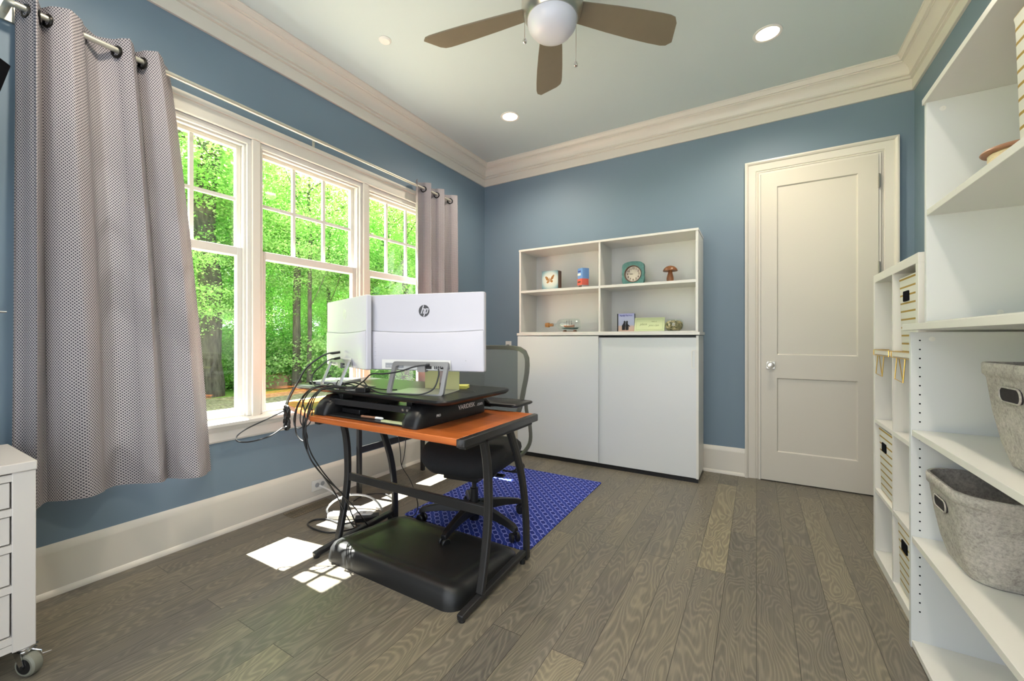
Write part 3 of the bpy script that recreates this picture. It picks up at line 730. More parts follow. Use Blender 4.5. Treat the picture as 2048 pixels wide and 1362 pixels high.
# ------------------------------------------------------------ rug, mat, desk
bm = BM(); prism(bm, rrect(-1.925, -1.030, 1.895, 3.095, 0.015), 0, 0.006); tag(obj('floor_rug', bm, M_rug, bev=0.002), 'cobalt blue rug with a linked chain pattern under the office chair', 'rug')
# standing mat: moulded slab with a raised rim at the front and a dished top
MX0, MX1, MY0, MY1 = -1.900, -1.042, 1.305, 1.850
bm = BM(); rings = []
N = 10
def outline(inset, z):
    return [(x, y, z) for x, y in rrect(MX0+inset, MX1-inset, MY0+inset, MY1-inset, max(0.075-inset*0.5, 0.02), N)]
def zt(x, y, base):            # the top falls from front to back
    k = (y-MY0)/(MY1-MY0); return base*(1-0.55*k**0.9)
rings = [outline(0.000, 0.0), outline(0.002, 0.02)]
for ins, h in ((0.008, 0.055), (0.020, 0.078), (0.036, 0.090), (0.056, 0.094), (0.075, 0.091), (0.098, 0.076), (0.12, 0.070), (0.17, 0.068)):
    rings.append([(x, y, max(0.021, zt(x, y, h))) for x, y, z in outline(ins, 0)])
loft(bm, rings)
tag(obj('standing_mat', bm, M_rubber, smooth=60), 'thick black moulded standing mat on the floor between the desk legs', 'mat')

DT = 0.732
DK = thing('computer_desk', 'cherry topped corner desk with curved black metal legs by the windows', 'desk', (-1.45, 1.55, 0))
main = [(-1.975, 1.262), (-0.985, 1.255), (-0.985, 1.885), (-1.975, 1.885)]
bm = BM(); prism(bm, [(-1.930, 1.258), (-0.992, 1.255), (-0.992, 1.885), (-1.930, 1.885)], DT-0.028, DT); obj('desktop', bm, M_desk, DK, bev=0.003)
bm = BM(); prism(bm, [(-1.932, 1.262), (-1.932, 2.02), (-2.0, 2.10), (-2.0, 2.70), (-2.48, 2.70), (-2.48, 1.52), (-2.455, 1.46), (-2.41, 1.425), (-2.34, 1.395), (-2.12, 1.335)][::-1], DT-0.028, DT); obj('wing_top', bm, M_desk, DK, bev=0.003)
bm = BM(); prism(bm, [(-0.992, 1.248), (-0.972, 1.250), (-0.958, 1.262), (-0.958, 1.870), (-0.966, 1.886), (-0.992, 1.892)], DT-0.032, DT+0.001); obj('end_rail', bm, M_blackm, DK, bev=0.004)
def leg_pts(x, P): return [(x, y, z) for y, z in P]
PD = [(1.445, 0.702), (1.472, 0.60), (1.484, 0.50), (1.486, 0.373), (1.474, 0.26), (1.452, 0.15), (1.425, 0.04)]
PE = [(1.655, 0.702), (1.70, 0.62), (1.745, 0.53), (1.795, 0.389), (1.822, 0.24), (1.830, 0.14), (1.832, 0.004)]
for x in (-1.003, -1.935):
    for P in (PD, PE):
        bm = BM(); tube(bm, leg_pts(x, P), 0, smooth=4, flat=(0.026, 0.036)); obj('leg', bm, M_blackm, DK, bev=0.006)
    bm = BM(); tube(bm, [(x, 1.285, 0.018), (x, 1.325, 0.024), (x, 1.80, 0.050)], 0, flat=(0.030, 0.026)); obj('foot_bar', bm, M_blackm, DK, bev=0.004)
    bm = BM(); box(bm, x-0.018, x+0.018, 1.30, 1.86, DT-0.052, DT-0.0285); obj('top_rail', bm, M_blackm, DK, bev=0.003)
    for yy, hh in ((1.300, 0.012), (1.79, 0.030)):
        bm = BM(); lathe(bm, [(0.014, 0), (0.014, hh)], (x, yy, 0)); obj('glide', bm, M_rubber, DK)
bm = BM(); box(bm, -1.925, -1.015, 1.478, 1.494, 0.345, 0.387); obj('cross_bar', bm, M_blackm, DK, bev=0.002)
for yy in (1.97, 2.62):
    bm = BM(); box(bm, -2.455, -2.425, yy-0.015, yy+0.015, 0.0, DT-0.029); obj('leg', bm, M_blackm, DK, bev=0.004)
bm = BM(); box(bm, -2.448, -2.432, 1.985, 2.605, 0.30, 0.345); obj('wing_bar', bm, M_blackm, DK)
bm = BM(); box(bm, -2.06, -2.03, 2.60, 2.63, 0.0, DT-0.029); obj('leg', bm, M_blackm, DK, bev=0.004)

# ------------------------------------------------------------ sit stand converter
VA = math.radians(-3.2)
VZ = 0.862
V = thing('desk_riser', 'black sit stand riser with its own board standing on the cherry desk', 'desk riser', (-1.60, 1.58, DT+0.001))
bm = BM(); out_ = []
# board outline (chair side gently waisted)
brd = rrect(-2.262, -1.087, 1.292, 1.842, 0.055, 6)
def skew(x, y): return (x, y+(-1.087-x)*0.056*(1-(y-1.292)/0.9))
bm = BM(); loft(bm, [[(*skew(x+dx*(1 if x < -1.6 else -1), y+dy*(1 if y < 1.55 else -1)), z) for x, y in brd] for dx, dy, z in ((0.012, 0.012, VZ-0.022), (0.002, 0.002, VZ-0.012), (0, 0, VZ-0.006), (0.003, 0.003, VZ))])
obj('board', bm, M_black, V, smooth=50)
bm = BM(); ell = [(-1.215+0.048*math.cos(2*PI*k/24), 1.60+0.040*math.sin(2*PI*k/24)) for k in range(24)]
rings = [[(x, y, VZ+0.0002) for x, y in ell], [(-1.215+(x+1.215)*1.06, 1.60+(y-1.60)*1.06, VZ+0.0016) for x, y in ell], [(-1.215+(x+1.215)*1.16, 1.60+(y-1.60)*1.16, VZ+0.0006) for x, y in ell]]
loft(bm, rings, cap=False); obj('cable_port', bm, M_blackm, V)
bm = BM(); prism(bm, ell, VZ-0.001, VZ+0.0009); obj('port_hole', bm, M_screen, V)
for x0 in (-1.335, -1.955):
    bm = BM(); rings = []
    for y, hh, ww in ((1.288, 0.010, 0.070), (1.296, 0.035, 0.088), (1.318, 0.068, 0.100), (1.36, 0.092, 0.104), (1.42, 0.100, 0.104), (1.74, 0.100, 0.104), (1.785, 0.096, 0.100), (1.790, 0.060, 0.098)):
        xm = x0+0.052
        rings.append([(xm-ww/2, y, DT+0.001), (xm+ww/2, y, DT+0.001), (xm+ww/2, y, DT+0.001+hh*0.72), (xm+ww/2-0.018, y, DT+0.001+hh), (xm-ww/2+0.018, y, DT+0.001+hh), (xm-ww/2, y, DT+0.001+hh*0.72)])
    loft(bm, rings); ck = obj('side_base', bm, M_black, V, smooth=50)
    if x0 == -1.335:
        for s_, sz, y, z in (('VARIDESK', 0.030, 1.635, 0.786), ('.com', 0.026, 1.745, 0.784), ('PRO', 0.015, 1.425, 0.773)):
            mt = Matrix.Translation((-1.2308, y, z)) @ Matrix.Rotation(PI/2, 4, 'Z') @ FACE_Y
            o = obj('lettering', text_bm(s_, sz, mt, bold=0.0006), M_white, ck); 
bm = BM(); box(bm, -1.93, -1.33, 1.300, 1.780, DT+0.001, DT+0.008); obj('base_tray', bm, M_black, V, bev=0.002)
bm = BM(); box(bm, -1.93, -1.31, 1.345, 1.362, 0.783, 0.813); box(bm, -1.375, -1.318, 1.336, 1.345, 0.783, 0.818)
for x in (-1.93, -1.355): box(bm, x, x+0.035, 1.362, 1.70, 0.79, 0.812)
obj('lift_arm', bm, M_blackm, V, bev=0.002)
for x in (-1.385, -1.87):
    bm = BM(); box(bm, x, x+0.033, 1.38, 1.44, 0.808, VZ-0.022); obj('board_bracket', bm, M_blackm, V, bev=0.002)
for x in (-1.362, -1.335):
    bm = BM(); lathe(bm, [(0.007, 0), (0.006, -0.003), (0, -0.004)], (x, 1.336, 0.800), axis='y', seg=10, cap=False); obj('bolt', bm, M_nickel, V)
bm = BM(); loft(bm, [[(x, y, z) for x, y in rrect(-2.10+d, -1.085-d, 1.868+d, 2.075-d, 0.03)] for d, z in ((0.008, 0.752), (0, 0.758), (0, 0.764), (0.004, 0.768))]); obj('keyboard_tray', bm, M_black, V, smooth=50)
for x in (-1.28, -1.95):
    bm = BM(); tube(bm, [(x, 1.74, 0.80), (x, 1.84, 0.790), (x, 1.89, 0.748), (x, 1.98, 0.744)], 0, flat=(0.05, 0.010)); obj('tray_bracket', bm, M_blackm, V)

# ------------------------------------------------------------ monitors
def monitor(loc, rz, label, logo=M_logo, port=True):
    """back of the monitor faces -Y in local space; origin on the riser board under the middle of the panel"""
    t = thing('computer_monitor', label, 'monitor', loc, rz, 'white monitors on the riser')
    W2 = 0.305; zb, zt_ = 0.104, 0.472
    tz = Matrix.Rotation(math.radians(0), 4, 'X')
    bm = BM()
    loft(bm, [[(x, y, z) for x, z in rrect(-W2+d, W2-d, zb+d, zt_-d, 0.008)] for d, y in ((0.0, 0.024), (0.0, 0.004), (0.003, 0.0))]); obj('shell', bm, M_mon, t, local=True, bev=0.001)
    bm = BM(); loft(bm, [[(-W2+0.006, y2, zb+0.010), (W2-0.006, y2, zb+0.010), (W2-0.006, y1, z_), (-W2+0.006, y1, z_)] for y2, y1, z_ in ((0.0, 0.0, zb+0.012),)] , cap=False) if False else None
    # lower back bulge, slightly proud with a curved upper seam
    bm.free() if bm else None
    bm = BM(); n = 24; rings = []
    for i in range(n+1):
        x = -W2+0.004+(2*W2-0.008)*i/n
        q = (i/n-0.5)*2; zs = zb+0.182+0.010*q*q
        dep = -0.012*(1-abs(q)**10)
        rings.append([(x, 0.002, zb+0.002), (x, dep*0.3, zb+0.004), (x, dep-0.002, zb+0.05), (x, dep-0.004, zs-0.010), (x, dep*0.8-0.002, zs-0.002), (x, 0.002, zs)])
    loft(bm, rings); obj('lower_cover', bm, M_mon, t, local=True, smooth=40)
    bm = BM(); tube(bm, [(-W2+0.006+(2*W2-0.012)*i/n, -0.0012, zb+0.1835+0.010*((i/n-0.5)*2)**2) for i in range(n+1)], 0.0011, 5); obj('seam', bm, M_greyp, t, local=True)
    bm = BM(); prism(bm, rrect(-W2+0.006, W2-0.006, zb+0.012, zt_-0.006, 0.004), 0.0241, 0.0248, 'y'); obj('screen', bm, M_screen, t, local=True)
    # logo disc with slanted letters
    bm = BM(); lz = zb+0.285; R0 = 0.0285
    pts = [(R0*math.cos(2*PI*k/40), lz+R0*math.sin(2*PI*k/40)) for k in range(40)]
    prism(bm, pts, -0.0006, 0.0, 'y'); lg = obj('logo_disc', bm, logo, t, local=True)
    bm = BM()
    def sl(poly): prism(bm, [(p[0]+(p[1])*0.33, lz+p[1]) for p in poly], -0.0012, -0.0005, 'y')
    sl([(-0.0135, -0.013), (-0.0085, -0.013), (-0.0085, 0.0265), (-0.0135, 0.0265)])           # h stem
    sl([(-0.0085, 0.007), (0.001, 0.007), (0.001, 0.0115), (-0.0085, 0.0115)]); sl([(-0.002, -0.013), (0.003, -0.013), (0.003, 0.009), (0.001, 0.0115), (-0.002, 0.0115)])
    sl([(0.005, -0.027), (0.010, -0.027), (0.010, 0.0115), (0.005, 0.0115)])                   # p stem
    sl([(0.010, 0.007), (0.019, 0.007), (0.019, 0.0115), (0.010, 0.0115)]); sl([(0.010, -0.013), (0.019, -0.013), (0.019, -0.0085), (0.010, -0.0085)]); sl([(0.0165, -0.013), (0.0215, -0.010), (0.0215, 0.009), (0.019, 0.0115), (0.0165, 0.0115)])
    obj('logo_letters', bm, M_mon if logo is M_logo else logo, lg, local=True)
    # recess with ports and labels
    bm = BM(); box(bm, -0.22, 0.145, -0.0165, -0.0155, zb+0.006, zb+0.052); rc = obj('port_recess', bm, M_smoke, t, local=True)
    bm = BM(); box(bm, 0.062, 0.140, -0.0178, -0.0165, zb+0.010, zb+0.034); box(bm, 0.000, 0.048, -0.0178, -0.0165, zb+0.010, zb+0.032); pp = obj('port_panel', bm, M_black, rc, local=True)
    bm = BM(); rd = random.Random(3)
    for i in range(7):
        for j in range(3):
            if rd.random() < 0.75: box(bm, 0.067+i*0.0102, 0.071+i*0.0102+rd.random()*0.003, -0.0183, -0.0178, zb+0.013+j*0.0065, zb+0.016+j*0.0065)
    pr = bm
    for i in range(5): box(pr, -0.195+i*0.018, -0.182+i*0.018, -0.0170, -0.0165, zb+0.020, zb+0.0215)
    obj('small_print', pr, M_greyp if False else M_white, rc, local=True)
    bm = BM(); box(bm, -0.20, -0.10, -0.0168, -0.0165, zb+0.012, zb+0.036); obj('label_sticker', bm, M_greyp, rc, local=True)
    bm = BM()
    for i in range(5): box(bm, -0.262, -0.256, -0.0152, -0.0146, zb+0.048+i*0.020, zb+0.0495+i*0.020)
    box(bm, 0.215, 0.222, -0.0135, -0.0125, zb+0.050, zb+0.053)
    obj('vent_marks', bm, M_greyp, t, local=True)
    # open frame stand
    bm = BM()
    def fr(y, z): return y
    A = rrect(-0.152, 0.138, 0.0, 0.148, 0.012, 4); B = rrect(-0.133, 0.119, 0.006, 0.129, 0.010, 4)
    n2 = len(A); rs = []
    lean = lambda z: -0.085+z*0.40
    V4 = [[bm.verts.new((p[0]+dx, lean(p[1])+dy, p[1])) for p in L] for dx, dy in ((0, 0), (0.004, 0.010)) for L in (A, B)]
    for i in range(n2):
        j = (i+1) % n2
        bm.faces.new((V4[0][i], V4[0][j], V4[1][j], V4[1][i])); bm.faces.new((V4[2][i], V4[3][i], V4[3][j], V4[2][j]))
        bm.faces.new((V4[0][i], V4[2][i], V4[2][j], V4[0][j])); bm.faces.new((V4[1][i], V4[1][j], V4[3][j], V4[3][i]))
    st = obj('stand_frame', bm, M_silver, t, local=True)
    bm = BM(); prism(bm, rrect(-0.150, 0.136, -0.085, 0.120, 0.012), 0.0, 0.004); obj('stand_base', bm, M_silver, t, local=True)
    bm = BM(); box(bm, -0.02, 0.02, -0.03, 0.0, zb-0.004, zb+0.03); obj('stand_mount', bm, M_silver, t, local=True)
    return t
VT = VZ+0.0005
monitor((-1.360, 1.470, VT), math.radians(14.2), 'white monitor seen from behind with a dark round hp logo')
M_faint = plain('faint white logo', (0.62, 0.64, 0.62), 0.3)
monitor((-1.915, 1.452, VT), math.radians(-18.5), 'white monitor on the window side, its back cables plugged in', logo=M_faint)

# things on the riser
t = thing('sticky_notes', 'yellow sticky notes pad lying behind the hp monitor stand', 'note pad', (-1.330, 1.705, VT), math.radians(30))
bm = BM(); rd = random.Random(1)
for k in range(5): 
    a = rd.uniform(-0.12, 0.12); z = k*0.003; c, s_ = math.cos(a), math.sin(a)
    prism(bm, [(c*x-s_*y, s_*x+c*y) for x, y in ((-0.045, -0.038), (0.045, -0.038), (0.045, 0.038), (-0.045, 0.038))], z, z+0.003)
obj('pad', bm, M_yellow, t, local=True)
for i, (x, y, rz_, lab) in enumerate(((-1.318, 1.625, 14, 'upright yellow note hanging under the hp monitor, nearer the cabinet'), (-1.440, 1.615, 14, 'upright yellow note under the hp monitor on its window side'))):
    t = thing('paper_note', lab, 'note', (x, y, VT), math.radians(rz_), None)
    bm = BM(); loft(bm, [[(-0.040, 0, 0.0), (0.040, 0, 0.0), (0.040, 0.002, 0.0), (-0.040, 0.002, 0.0)], [(-0.046, 0.012, 0.095), (0.036, 0.012, 0.095), (0.036, 0.014, 0.095), (-0.046, 0.014, 0.095)]]); obj('sheet', bm, M_yellow2, t, local=True)
t = thing('closed_laptop', 'thin silver white notebook lying at the window end of the riser', 'laptop', (-2.12, 1.55, VT), math.radians(24))
bm = BM(); prism(bm, rrect(-0.10, 0.10, -0.11, 0.11, 0.01), 0.0, 0.009); obj('base', bm, M_greyp, t, local=True, bev=0.002)
bm = BM(); prism(bm, rrect(-0.10, 0.10, -0.11, 0.11, 0.01), 0.0095, 0.016); obj('lid', bm, M_mon, t, local=True, bev=0.002)
bm = BM(); box(bm, -0.10, -0.06, -0.1105, -0.108, 0.002, 0.014); obj('hinge', bm, M_black, t, local=True)
rd = random.Random(4)
for i, (x, y, rz_, dims, mm, lab) in enumerate((
        (-1.79, 1.355, -15, (0.05, 0.022, 0.016), M_black, 'black adapter brick among the cables below the window side monitor'),
        (-1.63, 1.337, 10, (0.030, 0.02, 0.022), M_black, 'small black cube adapter beside the hp monitor stand'),
        (-1.70, 1.340, -5, (0.045, 0.02, 0.010), M_silver, 'flat silver adapter among the cables on the riser edge'))):
    bm = BM(); box(bm, -dims[0], dims[0], -dims[1], dims[1], 0, dims[2])
    o = obj('power_adapter', bm, mm, bev=0.003); o.location = (x, y, VT); o.rotation_euler = (0, 0, math.radians(rz_)); tag(o, lab, 'adapter')
t = thing('power_adapter', 'long black power brick lying in the riser base tray', 'adapter', (-1.76, 1.40, DT+0.0085), math.radians(-5))
bm = BM(); box(bm, -0.075, 0.075, -0.03, 0.03, 0, 0.026); obj('brick', bm, M_black, t, local=True, bev=0.004)
bm = BM(); tube(bm, [(-0.075, 0, 0.013), (-0.11, -0.01, 0.013), (-0.14, -0.05, 0.008), (-0.15, -0.11, 0.0)], 0.004, smooth=4); obj('lead', bm, M_greyp, t, local=True)
t = thing('pen', 'red and white pen lying in the riser base tray', 'pen', (-1.56, 1.335, DT+0.015), math.radians(4))
bm = BM(); tube(bm, [(-0.07, 0, 0), (0.02, 0, 0)], 0.006); obj('barrel', bm, M_spool, t, local=True)
bm = BM(); tube(bm, [(0.0205, 0, 0), (0.062, 0, 0), (0.068, 0, 0)], 0.006, rr=[0.006, 0.006, 0.002]); obj('cap', bm, M_white, t, local=True)
bm = BM(); box(bm, -1.47, -1.335, 1.305, 1.325, DT+0.0085, DT+0.016); tag(obj('wooden_ruler', bm, M_green), 'pale green ruler along the front of the riser base tray', 'ruler')

# ------------------------------------------------------------ cables
CABL = 'black cables draped from the riser'
def cable(pts, r, label, mat=M_cable, name='cable', plug0=None, plug1=None, group=None, sm=8):
    t = thing(name, label, 'cable', pts[0], group=group)
    bm = BM(); tube(bm, pts, r, 7, smooth=sm); obj('cord', bm, mat, t)
    for pl, (p, q) in ((plug0, (pts[0], pts[1])), (plug1, (pts[-1], pts[-2]))):
        if pl:
            d = (Vector(q)-Vector(p)).normalized(); bm = BM()
            tube(bm, [Vector(p), Vector(p)+d*pl*0.75, Vector(p)+d*pl], 0.007, 8, rr=[0.007, 0.007, 0.003]); obj('plug', bm, mat, t)
    return t
EY = 1.318   # edge of the riser board
cable([(-1.90, 1.412, 1.048), (-1.955, 1.36, 1.035), (-2.03, 1.31, 0.97), (-2.07, 1.29, 0.90), (-2.10, 1.275, 0.84), (-2.125, 1.262, 0.78), (-2.12, 1.255, 0.72)], 0.0042, 'thick black cable from the upper socket of the window side monitor down to the coil', plug0=0.05)
cable([(-1.90, 1.412, 1.018), (-1.945, 1.375, 1.005), (-1.985, 1.345, 0.965), (-2.02, 1.335, 0.93), (-2.02, 1.33, 0.895), (-1.98, 1.325, 0.872), (-1.90, 1.33, 0.870), (-1.82, 1.345, 0.870)], 0.003, 'thin black cable from the lower monitor socket to the adapter brick', plug0=0.035)
# coil
bm = BM(); pts = []
for k in range(0, 130):
    a = 2*PI*k/26; rr_ = 0.052+0.004*math.sin(k*1.3)
    pts.append((-2.125+0.010*math.sin(k*0.7)+0.018*math.cos(a), 1.257+0.004*math.cos(k*1.1), 0.705+rr_*1.15*math.sin(a)))
t = thing('cable_coil', 'bundled loop of black cable hanging off the left riser corner', 'cable', (-2.125, 1.257, 0.705))
tube(bm, pts, 0.0036, 6); obj('loops', bm, M_cable, t)
bm = BM(); lathe(bm, [(0.012, -0.006), (0.014, 0), (0.012, 0.006)], (-2.125, 1.257, 0.648), axis='x', seg=12)
tube(bm, [(-2.14, 1.25, 0.648), (-2.155, 1.245, 0.646)], 0.003); obj('cable_tie', bm, M_black, t)
cable([(-2.185, 1.330, 0.848), (-2.195, 1.315, 0.815), (-2.17, 1.28, 0.775), (-2.140, 1.262, 0.745)], 0.0032, 'short black cable from under the riser corner to the coil')
cable([(-2.13, 1.25, 0.742), (-2.20, 1.20, 0.700), (-2.28, 1.135, 0.650), (-2.305, 1.10, 0.615), (-2.27, 1.09, 0.595), (-2.20, 1.12, 0.598), (-2.14, 1.18, 0.622), (-2.125, 1.235, 0.655)], 0.0036, 'black cable looping out into the air left of the coil')
fan_c = [
 ([(-1.80, 1.345, 0.875), (-1.90, 1.31, 0.880), (-1.985, 1.285, 0.850), (-2.03, 1.262, 0.78), (-2.04, 1.25, 0.70), (-2.02, 1.245, 0.63), (-1.97, 1.25, 0.60), (-1.945, 1.255, 0.625), (-1.975, 1.248, 0.69)], 0.0036, 'black cable falling from the riser in the widest loop beside the coil'),
 ([(-1.84, 1.34, 0.872), (-1.93, 1.30, 0.870), (-1.98, 1.275, 0.83), (-2.005, 1.262, 0.76), (-1.995, 1.25, 0.70), (-1.96, 1.25, 0.675), (-1.93, 1.262, 0.70), (-1.94, 1.28, 0.76)], 0.0032, 'black cable making the smaller loop over the desk edge'),
 ([(-1.74, 1.335, 0.876), (-1.85, 1.312, 0.882), (-1.93, 1.29, 0.84), (-1.955, 1.262, 0.78), (-1.96, 1.242, 0.70), (-1.93, 1.235, 0.60), (-1.93, 1.27, 0.50), (-1.905, 1.33, 0.40), (-1.86, 1.40, 0.30), (-1.88, 1.47, 0.17), (-1.97, 1.57, 0.05), (-2.06, 1.62, 0.012)], 0.0036, 'black cable hanging from the riser to the floor, nearest the window'),
 ([(-1.70, 1.335, 0.873), (-1.80, 1.31, 0.876), (-1.90, 1.285, 0.85), (-1.925, 1.25, 0.77), (-1.925, 1.235, 0.66), (-1.905, 1.245, 0.56), (-1.89, 1.30, 0.45), (-1.87, 1.38, 0.33), (-1.84, 1.47, 0.20), (-1.90, 1.60, 0.045), (-2.00, 1.68, 0.010)], 0.0032, 'black cable hanging from the riser to the floor, beside the near desk leg'),
 ([(-1.86, 1.35, 0.871), (-1.96, 1.32, 0.868), (-2.00, 1.29, 0.84), (-2.015, 1.275, 0.80), (-1.975, 1.262, 0.74), (-1.95, 1.248, 0.64), (-1.915, 1.252, 0.52), (-1.90, 1.34, 0.38), (-1.915, 1.42, 0.24), (-2.02, 1.50, 0.06), (-2.08, 1.55, 0.010)], 0.0030, 'thin black cable in the middle of the hanging bundle'),
]
fan_c += [
 ([(-1.78, 1.36, 0.871), (-1.88, 1.325, 0.880), (-1.96, 1.30, 0.862), (-2.035, 1.275, 0.80), (-2.06, 1.26, 0.73), (-2.05, 1.25, 0.68), (-2.01, 1.25, 0.66), (-1.97, 1.262, 0.69), (-1.965, 1.28, 0.75), (-1.975, 1.30, 0.80)], 0.0032, 'black cable in the tight loop between the coil and the desk edge'),
 ([(-1.66, 1.345, 0.872), (-1.76, 1.318, 0.880), (-1.87, 1.295, 0.868), (-1.905, 1.27, 0.82), (-1.915, 1.255, 0.76), (-1.945, 1.24, 0.70), (-1.955, 1.240, 0.62), (-1.93, 1.26, 0.52), (-1.92, 1.32, 0.42), (-1.90, 1.39, 0.29), (-1.95, 1.50, 0.12), (-2.03, 1.60, 0.015)], 0.0028, 'thin black cable crossing the front of the hanging bundle'),
 ([(-1.60, 1.352, 0.8635), (-1.70, 1.372, 0.872), (-1.78, 1.385, 0.885), (-1.86, 1.372, 0.880), (-1.92, 1.35, 0.868), (-1.99, 1.34, 0.866)], 0.0034, 'black cable bowed up behind the adapters on the riser board'),
 ([(-1.56, 1.36, 0.8655), (-1.64, 1.385, 0.868), (-1.70, 1.40, 0.880), (-1.76, 1.395, 0.895), (-1.81, 1.37, 0.888), (-1.85, 1.345, 0.874)], 0.0036, 'black cable curl in front of the window side monitor stand'),
]
for p, r, lab in fan_c: cable(p, r, lab)
cable([(-1.285, 1.425, VT+0.137), (-1.34, 1.395, VT+0.130), (-1.42, 1.372, VT+0.105), (-1.50, 1.350, VT+0.092), (-1.56, 1.330, VT+0.090), (-1.61, 1.325, VT+0.055), (-1.68, 1.322, VT+0.018), (-1.76, 1.325, VT+0.008)], 0.0036, 'black cable from the hp monitor ports through its stand to the adapters', plug0=0.02)
cable([(-1.62, 1.335, VT+0.050), (-1.57, 1.322, VT+0.028), (-1.50, 1.325, VT+0.006), (-1.40, 1.345, VT+0.005), (-1.30, 1.372, VT+0.006), (-1.25, 1.41, VT+0.03), (-1.245, 1.44, VT+0.085), (-1.25, 1.445, VT+0.12)], 0.0034, 'black cable sagging across the foot of the hp monitor stand')
cable([(-1.95, 1.36, VT+0.006), (-1.86, 1.33, VT+0.03), (-1.78, 1.322, VT+0.010), (-1.70, 1.345, VT+0.02), (-1.62, 1.36, VT+0.004), (-1.56, 1.345, VT+0.006)], 0.0034, 'black cable snaking along the near edge of the riser board')
cable([(-1.92, 1.40, VT+0.006), (-1.84, 1.36, VT+0.042), (-1.76, 1.345, VT+0.015), (-1.72, 1.325, VT+0.004), (-1.64, 1.318, VT+0.008), (-1.60, 1.34, VT+0.03)], 0.0030, 'black cable arched over the adapters on the riser board')
cable([(-1.88, 1.43, VT+0.02), (-1.80, 1.41, VT+0.030), (-1.72, 1.42, VT+0.018), (-1.62, 1.43, VT+0.005), (-1.52, 1.45, VT+0.005)], 0.0034, 'black cable lying between the two monitor stands')
cable([(-1.66, 1.60, 0.70), (-1.665, 1.60, 0.60), (-1.66, 1.61, 0.50), (-1.67, 1.63, 0.42), (-1.63, 1.66, 0.33), (-1.62, 1.70, 0.20), (-1.70, 1.76, 0.10), (-1.80, 1.80, 0.055)], 0.0025, 'thin black cable hanging under the middle of the desk')
cable([(-1.62, 1.61, 0.70), (-1.62, 1.61, 0.60), (-1.635, 1.615, 0.50), (-1.665, 1.625, 0.43)], 0.0022, 'thin short cable joining the one under the desk')
# on the floor by the outlet
t = thing('power_strip', 'white power strip on the floor behind the near desk leg', 'power strip', (-2.17, 1.70, 0), math.radians(32))
bm = BM(); loft(bm, [[(x, y, z) for x, y in rrect(-0.15+d, 0.13-d, -0.030+d, 0.030-d, 0.02)] for d, z in ((0.004, 0), (0, 0.006), (0, 0.026), (0.006, 0.034))]); obj('body', bm, M_wcable, t, local=True)
bm = BM()
for k in range(4): box(bm, -0.07+k*0.045, -0.05+k*0.045, -0.012, 0.012, 0.034, 0.0346)
obj('sockets', bm, M_greyp, t, local=True)
cable([(XL+0.05, 1.77, 0.100), (-2.50, 1.765, 0.095), (-2.42, 1.76, 0.08), (-2.35, 1.76, 0.06), (-2.30, 1.78, 0.02), (-2.24, 1.82, 0.010), (-2.12, 1.86, 0.012), (-2.05, 1.83, 0.03), (-2.04, 1.78, 0.10), (-2.10, 1.75, 0.135), (-2.20, 1.71, 0.135), (-2.28, 1.66, 0.10), (-2.32, 1.63, 0.05), (-2.295, 1.625, 0.02)], 0.006, 'white power cord looping from the baseboard outlet to the power strip', mat=M_wcable, plug0=0.035)
cable([(-2.0, 1.70, 0.02), (-2.02, 1.60, 0.010), (-2.10, 1.50, 0.006), (-2.22, 1.48, 0.005), (-2.32, 1.50, 0.005), (-2.335, 1.56, 0.005), (-2.26, 1.60, 0.006), (-2.14, 1.60, 0.008), (-2.08, 1.64, 0.02)], 0.005, 'black cord lying in a wide loop on the floor by the near desk leg')
cable([(-2.08, 1.62, 0.02), (-2.02, 1.64, 0.012), (-1.98, 1.72, 0.010), (-2.00, 1.83, 0.010), (-2.06, 1.92, 0.012), (-2.16, 2.02, 0.010), (-2.28, 2.06, 0.010), (-2.38, 1.98, 0.012), (-2.36, 1.86, 0.012)], 0.0045, 'dark cord curving over the floor behind the power strip')
t = thing('power_adapter', 'black power brick on the floor between the power strip and the far desk leg', 'adapter', (-2.06, 1.735, 0), math.radians(45))
bm = BM(); box(bm, -0.08, 0.06, -0.032, 0.032, 0, 0.028); obj('brick', bm, M_black, t, local=True, bev=0.004)

